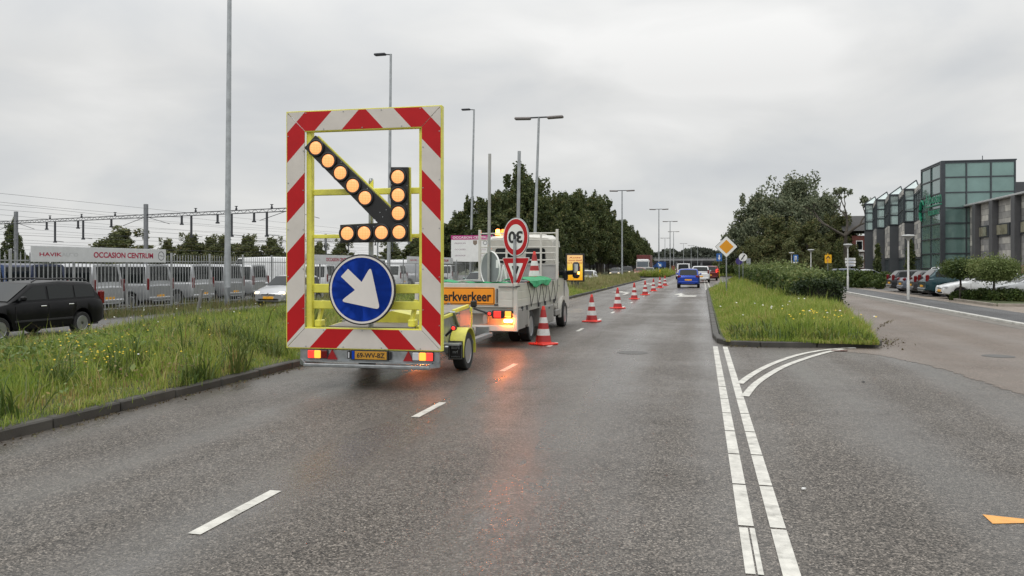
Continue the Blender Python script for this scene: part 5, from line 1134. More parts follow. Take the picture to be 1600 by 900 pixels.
# ------------------------------------------------------------------ railway gantries and wires
def gantry(A, B, zbeam, posts, hangers, label, ztop=None):
    A, B = Vector(A), Vector(B); d = (B - A).normalized(); o = empty('railway_gantry', (A.x, A.y, -.26), 0, label, 'gantry', 'railway gantries over the tracks')
    a = Vector((0, 0, 0)); b_ = B - A; zb_ = zbeam + .26
    p = MB()
    for dz in (0, .34): p.bar((0, 0, zb_ + dz), (b_.x, b_.y, zb_ + dz), .09, .09)
    n = int(b_.length / .55)
    for i in range(n): q0 = b_ * (i / n); q1 = b_ * ((i + 1) / n); p.bar((q0.x, q0.y, zb_ + (.34 if i % 2 else 0)), (q1.x, q1.y, zb_ + (0 if i % 2 else .34)), .035, .035)
    p.build('beam', m_dark, o)
    for f in posts:
        q = b_ * f; p = MB(); p.box(q.x, q.y, (zb_ + 1.6) / 2, .42, .34, zb_ + 1.6, bev=.02); p.build('post', mat('gantry_post', (.22, .23, .24), .55, .4, var=.15), o)
        for s_ in (-1, 1): p = MB(); e = q + d * s_ * 4.2; p.bar((q.x, q.y, zb_ + .1), (e.x, e.y, zb_ - 1.0 + .15), .05, .05); p.build('brace', m_dark, o)
    for f, ln in hangers:
        q = b_ * f; p = MB(); p.box(q.x, q.y, zb_ - ln / 2, .18, .18, ln); p.cyl((q.x, q.y, zb_ - ln - .02), (q.x, q.y, zb_ - ln + .14), .22, n=10)
        if ln > 2: p.bar((q.x, q.y, zb_ - ln + .2), (q.x + d.x * 1.8, q.y + d.y * 1.8, zb_ - ln + .05), .06, .06)
        p.build('hanger', m_dark, o)
    for f, ln in hangers[::2]:
        q = b_ * (f + .012); p = MB(); p.lathe([(.12, 0), (.12, .18), (.07, .22), (.07, .36), (.17, .38), (.17, .44), (0, .46)], 10, 0, Matrix.Translation((q.x, q.y, zb_ + .38))); p.build('insulator', m_dark, o)
    return o
ZG = 7.4; g_t0 = (ZG - H) * F / (VH - 350); g_t1 = (ZG - H) * F / (VH - 330)
GA, GB = Vector((*D(-40, g_t0 * 1.03), 0)), Vector((*D(452, g_t1), 0))
def frac(u):
    lo, hi = 0, 1
    for _ in range(40):
        m_ = (lo + hi) / 2; q = GA + (GB - GA) * m_; t = -q.x * sa + q.y * ca; s = q.x * ca + q.y * sa
        if 800 + F * s / t < u: lo = m_
        else: hi = m_
    return lo
gantry(GA, GB, ZG, [frac(25), frac(228), .999], [(frac(73), 1.0), (frac(86), 2.7), (frac(122), 1.0), (frac(130), 2.4), (frac(174), 1.0), (frac(284), 1.0), (frac(299), 2.5), (frac(340), 1.0), (frac(362), 2.5), (frac(397), 1.0), (frac(417), 2.6)], 'long dark railway gantry with hangers and insulators above the fenced vans')
GA2, GB2 = Vector((*D(386, 176), 0)), Vector((*D(640, 165), 0))
gantry(GA2, GB2, 6.9, [.003, .5, .997], [(.13, 2.2), (.22, .9), (.36, 2.2), (.45, .9), (.64, 2.2), (.8, .9), (.9, 2.2)], 'distant railway gantry left of and behind the striped frame')
for i, (X, v_) in enumerate(((-62, 300), (-84, 311), (-66, 317), (-96, 326), (-70, 333), (-88, 339), (-58, 346), (-74, 352), (-92, 357), (-60, 364), (-80, 369), (-66, 376), (-90, 381), (-72, 386))):
    z = H + (VH - v_) * 1.16 * abs(X) / F
    p = MB(); pts = []
    for k in range(21): y = -20 + k * 17.5; sag = .45 * (1 - ((y % 62) / 31 - 1) ** 2) if i % 3 else .1; pts.append((X, y, z - sag))
    p.tube(pts, .018 if z > 8.5 else .014, 5); p.build('overhead_wire', m_dark, tagd=dict(label='thin dark overhead railway wire crossing the sky above the fence', cat='wire', group='overhead railway wires'))
# ------------------------------------------------------------------ trees and shrubs
def leaf_cloud(P, size, squash=1.0, up=.3):
    """leaf clumps: one bent kite per point"""
    n = len(P); d = RNG.normal(size=(n, 3)); d[:, 2] = d[:, 2] * .7 + up; d /= np.linalg.norm(d, axis=1)[:, None]
    e = RNG.normal(size=(n, 3)); e -= d * (e * d).sum(1)[:, None]; e /= np.linalg.norm(e, axis=1)[:, None]; g_ = np.cross(d, e)
    s = (size * RNG.uniform(.55, 1.35, n))[:, None]
    V = np.empty((n, 4, 3), dtype=np.float32)
    V[:, 0] = P - e * s * .5; V[:, 1] = P + g_ * s * .34 + d * s * .10; V[:, 2] = P + e * s * .5; V[:, 3] = P - g_ * s * .34 - d * s * .04
    b0 = np.arange(n) * 4; return V.reshape(-1, 3), np.stack([b0, b0 + 1, b0 + 2, b0 + 3], 1)
def crown_points(blobs, n, shell=.55):
    w_ = np.array([b_[3] ** 2 for b_ in blobs]); w_ = w_ / w_.sum(); idx = RNG.choice(len(blobs), n, p=w_)
    B = np.array([b_[:3] for b_ in blobs])[idx]; r = np.array([b_[3] for b_ in blobs])[idx]; q = np.array([b_[4] if len(b_) > 4 else 1 for b_ in blobs])[idx]
    d = RNG.normal(size=(n, 3)); d /= np.linalg.norm(d, axis=1)[:, None]
    rad_ = r * (1 - (1 - shell) * RNG.random(n) ** .7) * (1 + .18 * RNG.normal(size=n).clip(-1.5, 1.5))
    P = B + d * rad_[:, None] * np.stack([np.ones(n), np.ones(n), q], 1)
    return P
m_leaf = leafmat('leaf_dark', [(0, (.024, .036, .014)), (.35, (.052, .074, .025)), (.65, (.088, .112, .038)), (.88, (.135, .145, .05)), (1, (.18, .15, .055))], .6, .22)
m_leaf2 = leafmat('leaf_willow', [(0, (.055, .072, .044)), (.35, (.105, .13, .078)), (.65, (.16, .185, .11)), (.9, (.22, .235, .14)), (1, (.24, .23, .13))], .6, .22)
m_leaf3 = leafmat('leaf_olive', [(0, (.05, .062, .026)), (.4, (.095, .115, .044)), (.75, (.145, .155, .06)), (1, (.20, .16, .07))], .6, .22)
m_hedge = leafmat('leaf_hedge', [(0, (.016, .030, .008)), (.4, (.042, .070, .017)), (.72, (.085, .125, .03)), (.92, (.14, .17, .045)), (1, (.20, .19, .07))], .55, .22)
m_topi = leafmat('leaf_topiary', [(0, (.055, .08, .022)), (.4, (.12, .165, .05)), (.8, (.20, .24, .085)), (1, (.27, .28, .11))], .55, .25)
m_redl = leafmat('leaf_red', [(0, (.04, .016, .012)), (.5, (.09, .035, .022)), (1, (.13, .06, .03))], .55, .2)
def tree_meshes(seed, h, crown_w, base, nblob, nleaf, leaf, lean=0.0, topr=.45, bare=0):
    """returns trunk mesh and crown mesh (local, base at origin)"""
    rs = random.Random(seed); tr = MB(); blobs = []
    tw = [(0, 0, 0), (rs.uniform(-.1, .1), rs.uniform(-.1, .1), h * .25), (rs.uniform(-.3, .3) + lean * .5, rs.uniform(-.3, .3), h * .55), (rs.uniform(-.4, .4) + lean, rs.uniform(-.4, .4), h * .9)]
    r0 = h * .017; tr.tube(tw, [r0 * 1.25, r0, r0 * .6, r0 * .15], 9)
    for i in range(nblob):
        f = base + (1 - base) * ((i + rs.random()) / nblob); z = f * h
        prof = math.sin(min(1, (f - base) / (1 - base) * 1.02 + .12) * math.pi) ** .6
        a = i * 2.4 + rs.uniform(-.4, .4); rad_ = crown_w / 2 * prof * rs.uniform(.35, 1.0); k = min(f * 3.2, 3); k0 = int(min(k, 2)); fr = min(k - k0, 1)
        tx = [tw[k0][j] + (tw[k0 + 1][j] - tw[k0][j]) * fr for j in range(2)]
        c = (tx[0] + rad_ * math.cos(a), tx[1] + rad_ * math.sin(a), min(z, h * .965)); br = crown_w * rs.uniform(.085, .185) * (1.1 - .45 * f)
        blobs.append((*c, br, rs.uniform(.65, 1.1)))
        zz = max(h * .15, z - rad_ * .9); s_ = (tx[0], tx[1], zz)
        tr.tube([s_, ((s_[0] + c[0]) / 2, (s_[1] + c[1]) / 2, (zz + c[2]) / 2 - .1 * rad_), c], [r0 * .42 * (1.1 - f * .6), r0 * .28, r0 * .08], 5)
    for i in range(max(4, nblob // 4)):   # spindly leader tips that break the outline
        a = rs.uniform(0, 6.28); q = rs.uniform(0, crown_w * .22); blobs.append((q * math.cos(a) * 1.2 + lean, q * math.sin(a) * 1.2, h * rs.uniform(.90, 1.03), crown_w * rs.uniform(.035, .075), rs.uniform(1.6, 3.0)))
    V, Fq = leaf_cloud(crown_points(blobs, nleaf), leaf)
    return tr, V, Fq
TM = {}
def trunk_mesh(tr):
    o = tr.build('trunk', m_bark); me = o.data; bpy.data.objects.remove(o); return me
def plant(name, key, loc, rz, sc_, label, cat, group=None, mleaf=m_leaf):
    tm, cm = TM[key]; t = empty(name, loc, rz, label, cat, group); t.scale = sc_ if isinstance(sc_, tuple) else (sc_,) * 3
    if tm: obj_of('trunk', tm, t)
    obj_of('crown', cm, t); return t
for i, (h, cw, bs, nb, nl) in enumerate(((13, 7.5, .22, 40, 9000), (12, 7, .26, 36, 8000), (13.5, 6.2, .2, 40, 8500), (11, 7.6, .24, 34, 8000))):
    tr, V, Fq = tree_meshes(20 + i, h, cw, bs, nb + 14, int(nl * 1.9), .34); TM['alder%d' % i] = (trunk_mesh(tr), raw_mesh('crown', V, [Fq], m_leaf))
row = []
y = 78; k = 0
while y < 330:
    row.append((-20.6 + random.uniform(-.5, .5), y)); y += random.uniform(5.5, 7.5) * (1 + (y - 78) / 250)
row2 = [(-27 + random.uniform(-1.5, 1.5), y + random.uniform(-2, 2)) for y in range(84, 250, 9)]
nth = ['first', 'second', 'third', 'fourth', 'fifth', 'sixth', 'seventh', 'eighth', 'ninth', 'tenth']
htop = {815: 267, 700: 345, 735: 310, 760: 318, 860: 305, 900: 300, 940: 312, 960: 340, 985: 355, 1000: 368, 1018: 385, 1040: 395}
hu = sorted(htop); 
def want_h(x, y):
    t = -x * sa + y * ca; u = 800 + F * (x * ca + y * sa) / t; v = np.interp(u, hu, [htop[q] for q in hu]); return .94 * (H + (VH - v) * t / F) + .1
for i, (x, y) in enumerate(row):
    kk = ['alder0', 'alder2', 'alder1', 'alder3'][i % 4]; h0 = (13, 13.5, 12, 11)[i % 4]; h = want_h(x, y) * random.uniform(.93, 1.06); s = h / h0
    lb_ = ('%s tree from the near end of the front row left of the road' % nth[i]) if i < 10 else 'dark leafy tree in the far part of the front row left of the road'
    plant('roadside_tree', kk, (x, y, OZ), random.uniform(0, 6.28), (max(s, .85), max(s, .85), s), lb_, 'tree', 'dark trees in a row left of the road' if i < 10 else 'far trees of the row left of the road')
for i, (x, y) in enumerate(row2):
    kk = 'alder%d' % (i % 4); h0 = (13, 12, 13.5, 11)[i % 4]; h = want_h(x, y) * random.uniform(.86, 1.0); s = h / h0
    plant('roadside_tree', kk, (x, y, OZ), random.uniform(0, 6.28), (max(s, .9), max(s, .9), s), 'dark leafy tree standing behind the front row left of the road', 'tree', 'second row of trees left of the road')
for i, (u, t, v) in enumerate(((694, 88, 352), (712, 92, 335), (735, 92, 306), (760, 96, 316), (783, 96, 300), (812, 93, 266), (832, 97, 280), (667, 100, 372), (645, 120, 380))):
    x, y = D(u, t); h = .95 * (H + (VH - v) * t / F) + .1; kk = 'alder%d' % (i % 4); h0 = (13, 12, 13.5, 11)[i % 4]; s = h / h0
    plant('roadside_tree', kk, (x, y, OZ), random.uniform(0, 6.28), (max(s, .75), max(s, .75), s), ['low dark tree right of the striped frame', 'dark tree left of the second light pole', 'dark tree behind the light pole at the flatbed rack', 'dark tree between the light pole and the tall sign post', 'dark tree left of the tallest one', 'tallest dark tree, above the upside down speed sign', 'dark tree touching the nearest twin lamp', 'small dark tree hidden by the frame edge', 'small dark tree seen through the striped frame'][i], 'tree')
# big willow-like trees on the right
def big_tree(key, seed, h, wd, nb, nl, leaf, base=.1, mleaf=m_leaf2):
    tr, V, Fq = tree_meshes(seed, h, wd, base, nb, nl, leaf); TM[key] = (trunk_mesh(tr), raw_mesh('crown', V, [Fq], mleaf))
big_tree('willow0', 51, 17, 17, 95, 46000, .42); big_tree('willow1', 52, 13, 12, 62, 24000, .42); big_tree('willow2', 53, 12, 11, 56, 20000, .42, .05, m_leaf3); big_tree('round0', 54, 8, 8, 40, 14000, .36, .1, m_leaf3)
def put(key, u, t, vtop, h0, label, name='broadleaf_tree', wsc=1.0, z0=0.0, group='large trees at the right'):
    x, y = D(u, t); h = H + (VH - vtop) * t / F - z0; s = h / h0; return plant(name, key, (x, y, z0), random.uniform(0, 6.28), (s * wsc, s * wsc, s), label, 'tree', group)
put('willow0', 1240, 132, 288, 17, 'largest broad grey green tree behind the hedge at the right', wsc=1.16)
put('willow1', 1183, 128, 310, 13, 'left shoulder of the big grey green trees, above the diamond sign', wsc=.9)
put('willow1', 1286, 124, 312, 13, 'grey green tree right of the largest one, before the bare branches', wsc=.85)
put('willow2', 1212, 118, 345, 12, 'dark tree low in front of the largest tree', wsc=1.15); put('willow2', 1262, 112, 352, 12, 'dark bushy tree under the largest tree, near the blue sign', wsc=1.2); put('willow2', 1311, 116, 342, 12, 'dark tree beside the brick house', wsc=.95)
put('round0', 1172, 112, 378, 8, 'olive tree at the left foot of the big trees', wsc=1.0); put('round0', 1235, 104, 385, 8, 'brownish bush under the big trees', wsc=1.1); put('round0', 1140, 190, 388, 8, 'far rounded tree left of the diamond sign', wsc=1.2)
put('round0', 1275, 96, 395, 8, 'light green bush behind the post lamps', 'bush', wsc=1.15)
# old tree with bare crooked limbs
x, y = D(1318, 112); ot = empty('old_tree', (x, y, 0), 0, 'old half bare tree with crooked dark limbs above the house roof', 'tree'); tr = MB(); blobs = []
rs = random.Random(5)
def limb(p, d, L, r, dep):
    q = Vector(p) + Vector(d) * L; m_ = (Vector(p) + q) / 2 + Vector((rs.uniform(-.3, .3), rs.uniform(-.3, .3), rs.uniform(-.1, .3))) * L * .3
    tr.tube([p, m_, q], [r, r * .85, r * .62], 7)
    if dep == 0: blobs.append((*q, rs.uniform(.25, .6), 1)); return
    if dep < 2: blobs.append((*m_, rs.uniform(.2, .4), 1))
    for k in range(2 if dep > 1 else 3):
        a = Vector(d) + Vector((rs.uniform(-.9, .9), rs.uniform(-.6, .6), rs.uniform(-.25, .75))); limb(q, a.normalized(), L * rs.uniform(.6, .8), r * .62, dep - 1)
limb(Vector((0, 0, 0)), Vector((.05, 0, 1)), 6.0, .36, 0); blobs.clear()
for d in ((-.9, 0, .55), (.15, .2, 1.0), (.75, -.1, .6)): limb(Vector((.2, 0, 5.9)), Vector(d).normalized(), 2.5, .22, 4)
tr.build('trunk', m_bark, ot); V, Fq = leaf_cloud(crown_points(blobs, 2600, .2), .34); obj_of('crown', raw_mesh('crown', V, [Fq], m_leaf2), ot)
# far trees behind the railway and along the horizon
for i, (u, t, v, ws, key) in enumerate(((20, 128, 350, .8, 'alder1'), (192, 165, 364, 1.9, 'round0'), (262, 170, 379, 1.0, 'round0'), (298, 168, 372, 1.25, 'round0'), (330, 172, 376, 1.2, 'round0'), (350, 175, 374, 1.2, 'round0'), (388, 168, 374, 1.2, 'round0'), (425, 170, 377, 1.2, 'round0'), (500, 170, 384, 1.2, 'round0'), (535, 170, 381, 1.2, 'round0'), (610, 180, 380, 1.2, 'round0'), (650, 170, 376, 1.2, 'round0'))):
    h0 = 12 if key == 'alder1' else 8
    put(key, u, t, v, h0, ['tree beyond the rails behind the left gantry post', 'wide brown olive bush above the long banner', 'small tree beyond the rails right of the banner', 'rounded tree beyond the rails left of the tall pole', 'rounded tree just left of the tall light pole', 'rounded tree right behind the tall light pole', 'rounded tree beyond the rails at the second gantry post', 'rounded tree just left of the striped frame', 'tree in the left of the frame opening', 'tree seen through the frame above the blue sign', 'tree seen through the frame beside the lamp panel', 'tree seen at the right of the frame opening'][i], 'distant_tree', ws, -.26, 'distant trees beyond the rails')
P = []
for i in range(26000):
    u = random.uniform(1000, 1165); t = random.uniform(430, 520); x, y = D(u, t); hh = (7 + 5 * vnoise(np.array([x]), np.array([y * .2]), .06, 9)[0] + 2.5 * vnoise(np.array([x]), np.array([0.]), .25, 4)[0]) * (1.0 if u > 1035 else .9); P.append((x, y, random.random() ** .7 * hh))
V, Fq = leaf_cloud(np.array(P), 1.9); obj_of('far_wood', raw_mesh('far_wood', V, [Fq], leafmat('leaf_far', [(0, (.05, .06, .05)), (.5, (.075, .088, .068)), (1, (.11, .12, .09))], .7, .1)), kind='stuff')  # slight distance haze is put into these greyed leaf colours
P = []
for i in range(22000):
    a = random.uniform(-1.25, .75); t = random.uniform(620, 760); x, y = t * math.sin(a), t * math.cos(a); hh = 5 + 7 * vnoise(np.array([x]), np.array([y * .1]), .035, 11)[0]; P.append((x, y, random.random() * hh))
V, Fq = leaf_cloud(np.array(P), 3.6); obj_of('horizon_wood', raw_mesh('horizon_wood', V, [Fq], leafmat('leaf_far', [])), kind='stuff')
# the long hedge on the island
def leaf_box(n, x0, x1, y0, y1, z0, ztop, leaf, fuzz=.05, clip_front=True):
    """points near the surface of a box-like hedge; ztop(x, y)"""
    P = np.empty((n, 3)); y = y0 + (y1 - y0) * RNG.random(n) ** 1.6; f = RNG.random(n); x = np.where(f < .55, x0 + (x1 - x0) * RNG.random(n), np.where(f < .85, x0, x1)); zt_ = ztop(x, y)
    z = np.where(f < .55, zt_, z0 + (zt_ - z0) * RNG.random(n)); P[:, 0] = x; P[:, 1] = y; P[:, 2] = z
    k = n // 14; P[:k, 0] = x0 + (x1 - x0) * RNG.random(k); P[:k, 1] = y0; P[:k, 2] = z0 + (ztop(P[:k, 0], P[:k, 1]) - z0) * RNG.random(k)
    P += RNG.normal(0, fuzz, P.shape) * np.array([1, 1, 1.0]); return P
hz_ = lambda x, y: np.where(y < 35.5, .98, 1.14 + .22 * np.clip((y - 35) / 20, 0, 1)) + np.where(y < 35.5, .04, .40) * (vnoise(x, y, .7, 21) - .35)
hg = empty('hedge', (4.3, 33, 0), 0, 'long shaggy green hedge running along the grass island', 'hedge')
P = leaf_box(52000, 3.68, 5.18, 34.6, 92, .12, hz_, .12, .06)
V, Fq = leaf_cloud(P - np.array([4.3, 33, 0]), .125); obj_of('leaves', raw_mesh('leaves', V, [Fq], m_hedge), hg)
sp = RNG.random((6000, 2)); P = np.stack([3.6 + 1.6 * sp[:, 0], 35.8 + 50 * sp[:, 1] ** 1.5, np.zeros(6000)], 1); P[:, 2] = hz_(P[:, 0], P[:, 1]) + RNG.gamma(2, .09, 6000); V, Fq = leaf_cloud(P - np.array([4.3, 33, 0]), .12); obj_of('shoots', raw_mesh('shoots', V, [Fq], m_topi), hg)
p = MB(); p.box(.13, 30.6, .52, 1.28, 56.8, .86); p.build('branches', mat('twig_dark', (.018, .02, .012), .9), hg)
def hedge_block(label, x0, x1, y0, y1, z0, zt_, n, leaf, mleaf=m_hedge, name='hedge'):
    hg = empty(name, ((x0 + x1) / 2, y0, 0), 0, label, name); P = leaf_box(n, x0, x1, y0, y1, z0, lambda x, y: np.full(len(x), zt_) + .25 * (vnoise(x, y, .5, 3) - .5), leaf, .10)
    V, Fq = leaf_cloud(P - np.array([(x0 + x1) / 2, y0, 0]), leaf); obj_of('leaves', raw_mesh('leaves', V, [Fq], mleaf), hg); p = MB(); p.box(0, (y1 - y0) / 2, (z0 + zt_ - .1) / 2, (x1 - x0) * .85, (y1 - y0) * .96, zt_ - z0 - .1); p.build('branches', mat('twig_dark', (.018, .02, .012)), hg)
m_dkh = leafmat('leaf_clipped', [(0, (.008, .016, .006)), (.4, (.018, .034, .011)), (.75, (.036, .056, .018)), (1, (.07, .085, .028))], .55, .15)
hedge_block('dark clipped bush closing the near end of the long hedge', 3.8, 5.2, 32.7, 34.5, .12, .98, 9000, .085, m_dkh, 'hedge')
hedge_block('dark clipped hedge on the far grass island past the side road', 3.0, 5.2, 127, 190, .12, 1.5, 9000, .28)
hedge_block('low green shrubs between the footpath and the far parked cars', 10.95, 12.4, 64, 92, .06, 1.0, 12000, .2, m_hedge, 'shrubs')
def shrub(u, t, vt, wd, label, mleaf, name='shrub', n=2600, leaf=.14, trunk=False, z0=.06, group=None, squash=None):
    x, y = D(u, t); zt_ = Zv(vt, t); r = wd * t / F / 2; sh = empty(name, (x, y, z0), 0, label, 'shrub', group); hh = zt_ - z0
    if trunk:
        cz = hh - r * .60; p = MB(); p.tube([(0, 0, 0), (.03, 0, cz * .5), (0, .02, cz)], [.06, .05, .04], 8); p.build('trunk', m_bark, sh); bl = [(0, 0, cz, r, .56)] + [(r * .46 * math.cos(a), r * .46 * math.sin(a), cz - r * .05 + r * .05 * math.sin(3 * a), r * .52, .85) for a in (0, 1.3, 2.6, 3.9, 5.2)]
    else: bl = [(random.uniform(-.45, .45) * r, random.uniform(-.45, .45) * r, hh * random.uniform(.25, .62), min(r, hh) * random.uniform(.35, .6), 1) for _ in range(9)]
    V, Fq = leaf_cloud(crown_points(bl, n, .45), leaf); obj_of('leaves', raw_mesh('leaves', V, [Fq], mleaf), sh)
shrub(1552, 36.0, 395, 82, 'larger round clipped shrub on a short trunk before the glass tower', m_topi, 'round_shrub', 18000, .075, True, group='round clipped shrubs')
shrub(1500, 37.6, 401, 62, 'smaller round clipped shrub just left of the larger one', m_hedge, 'round_shrub', 14000, .075, True, group='round clipped shrubs')
shrub(1593, 39.5, 415, 52, 'red brown leaved bush at the right edge of the view', m_redl, 'red_bush', 3200, .14)
for i, (u, t, vt, wd) in enumerate(((1503, 37.8, 453, 44), (1524, 37.2, 452, 50), (1558, 36.0, 453, 56), (1594, 35.2, 452, 54), (1578, 37.4, 449, 48), (1541, 38, 450, 48))): shrub(u, t, vt, wd, 'low green ground cover shrub in the bed under the round shrubs', m_hedge, 'low_shrub', 4200, .10, group='ground cover shrubs in the planting bed')
for i, (u, t, vt, wd) in enumerate(((1345, 66, 418, 40), (1362, 62, 421, 36), (1377, 60, 420, 34), (1392, 62, 414, 34), (1352, 58, 428, 34), (1376, 56, 428, 30))): shrub(u, t, vt, wd, 'dark green shrub beside the footpath left of the parked dark estate', m_hedge, 'low_shrub', 2600, .14, group='shrubs by the footpath')
p = MB(); p.box(14.4, 38.6, .07, 5.4, 5.2, .12, bev=.02); p.build('planting_bed', m_soil, tagd=dict(kind='structure'))
p = MB(); p.box(11.62, 38.6, .09, .12, 5.3, .16, bev=.015); p.box(14.4, 35.9, .09, 5.4, .12, .16, bev=.015); p.build('kerb', mat('kerb_buff', (.27, .24, .2), .6, var=.2, grime=.2), tagd=dict(kind='structure'))
for u, t, vt, wd, lb_ in ((1371, 80, 380, 13, 'slim dark cypress against the grey wall, the left of the two'), (1422, 74, 372, 17, 'slim dark cypress behind the nearest white post lamp'), (1311, 108, 373, 22, 'tall dark conifer left of the brick house'), (1338, 112, 386, 10, 'narrow dark conifer at the house window')):
    x, y = D(u, t); hh = Zv(vt, t); r = wd * t / F / 2; c = empty('cypress', (x, y, 0), 0, lb_, 'tree', 'slim dark conifers'); p = MB(); p.cyl((0, 0, 0), (0, 0, hh * .8), .08, .03); p.build('trunk', m_bark, c)
    bl = [(random.uniform(-.2, .2) * r, random.uniform(-.2, .2) * r, hh * (.08 + .86 * i / 11), r * (1.0 - .55 * (i / 11) ** 2), 1.2) for i in range(12)]; V, Fq = leaf_cloud(crown_points(bl, 3000, .4), .2); obj_of('crown', raw_mesh('crown', V, [Fq], m_leaf), c)
# ------------------------------------------------------------------ office building
ofc = empty('office_building', (20, 74.5, 0), 0, 'grey and glass office with tall glass corner tower and stepped window bays', 'office building')
m_frame = mat('curtain_frame', (.050, .058, .066), .45, .3); m_clad = mat('cladding_dark', (.078, .084, .092), .5, .2, var=.06, scale=1.5); m_clad2 = mat('cladding_low', (.085, .086, .090), .55, var=.08)
m_stone = brickmat('stone_cladding', (.62, .60, .54), (.19, .19, .195), (.10, .10, .10), 1.0, 1.5, .48, .6, .012, .37, yz=True)
m_stoneN = brickmat('stone_cladding_side', (.40, .39, .36), (.15, .15, .155), (.10, .10, .10), 1.0, 1.1, .42, .6, .02, .37, rot=(R(90), 0, 0))
X0, Y0 = 20.0, 74.5
def loc_(x, y, z): return (x - X0, y - Y0, z)
ZT_ = Zv(251.5, atX(1472, X0)[1]); xT1 = atY(1587, Y0)[0]; yT1 = atX(1440, X0)[0]
def glass_wall(A, B, z0, z1, ncol, nrow, name, mg, parent=ofc, fw=.11, mf=None):
    """A, B local xy, outward normal to the right-hand side when walking A->B"""
    A, B = Vector(A), Vector(B); d = B - A; L = d.length; d.normalize(); nr = Vector((d.y, -d.x)); rot = Matrix.Rotation(math.atan2(d.y, d.x), 3, 'Z')
    cw, chh = L / ncol, (z1 - z0) / nrow
    for i in range(ncol):
        p = MB()
        for j in range(nrow):
            c = A + d * cw * (i + .5) - nr * .02; p.box(c.x, c.y, z0 + chh * (j + .5), cw - fw * .8, .03, chh - fw * .8, rot=rot @ Matrix.Rotation(random.uniform(-.004, .004), 3, 'X') @ Matrix.Rotation(random.uniform(-.004, .004), 3, 'Z'))
        p.build(name, mg, parent)
    p = MB()
    for i in range(ncol + 1): c = A + d * min(max(cw * i, fw / 2), L - fw / 2) + nr * .02; p.box(c.x, c.y, (z0 + z1) / 2, fw, .12, z1 - z0 - .002 * i, rot=rot)
    for j in range(nrow + 1): c = A + d * L / 2 + nr * .012; p.box(c.x, c.y, min(max(z0 + chh * j, z0 + fw / 2), z1 - fw / 2), L - .01, .11, fw, rot=rot)
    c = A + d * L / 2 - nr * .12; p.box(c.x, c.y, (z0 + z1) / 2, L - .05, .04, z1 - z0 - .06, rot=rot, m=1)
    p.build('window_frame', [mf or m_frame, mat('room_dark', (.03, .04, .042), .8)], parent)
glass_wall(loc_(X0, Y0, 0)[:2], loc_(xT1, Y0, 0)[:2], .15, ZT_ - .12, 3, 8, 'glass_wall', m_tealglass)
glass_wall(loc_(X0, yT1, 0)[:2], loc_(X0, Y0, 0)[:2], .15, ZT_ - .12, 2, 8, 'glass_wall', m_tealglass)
p = MB(); p.box((xT1 - X0) / 2, (yT1 - Y0) / 2, ZT_ - .04, xT1 - X0 + .15, yT1 - Y0 + .15, .12, bev=.02); p.box(.06, .06, ZT_ / 2, .34, .34, ZT_ - .2); p.build('roof', m_frame, ofc)
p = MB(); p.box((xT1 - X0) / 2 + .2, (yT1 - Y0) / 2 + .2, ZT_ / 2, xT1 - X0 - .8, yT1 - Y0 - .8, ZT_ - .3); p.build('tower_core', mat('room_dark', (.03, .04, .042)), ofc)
p = MB(); p.box((xT1 - X0) * .62, 1.2, ZT_ + .25, .05, .05, .5); p.build('antenna', m_frame, ofc)
# green lettering on the tower
gs_ = MB(); m_gsign = mat('sign_green', (.004, .20, .11), .4)
ysg0, tsg = atX(1441, X0 - .1); ysg1, tsg1 = atX(1471, X0 - .1); zs0, zs1 = Zv(331, (tsg + tsg1) / 2), Zv(306, (tsg + tsg1) / 2)
Wm = lambda y, z: plane_mtx(loc_(X0 - .14, y, z), (0, -1, 0), (0, 0, 1))
for i, q in enumerate((.16, .34, .52)):
    a = [Wm(ysg0 - .35 + .2 * i, zs0 + .2 + .1 * i) @ Vector((.55 * math.cos(t_) * (1 - .1 * i) - .2, .95 * math.sin(t_), 0)) for t_ in np.linspace(.6 + i, 4.2 + i * .6, 12)]
    gs_.tube(a, [.05 + .07 * math.sin(math.pi * k / 11) for k in range(12)], 6)
sgn_ = gs_.build('sign_emblem', m_gsign, ofc)
o = text_part('sign_text', 'Albosan', m_gsign, ofc, Wm((ysg0 + ysg1) / 2 - .6, (zs0 + zs1) / 2 + .42) @ Matrix.Shear('XZ' if False else 'XY', 4, (0.0, 0.0)), width=(ysg0 - ysg1) * .86, height=.95, bold=.03)
text_part('sign_text', 'kantoor', m_gsign, ofc, Wm((ysg0 + ysg1) / 2 - .9, (zs0 + zs1) / 2 - .72), width=(ysg0 - ysg1) * .6, height=.62, bold=.03)
p = MB(); c = loc_(X0 - .12, (ysg0 + ysg1) / 2 - .7, (zs0 + zs1) / 2 - .22); p.box(*c, .06, (ysg0 - ysg1) * .8, .10); p.build('sign_bar', m_gsign, ofc)
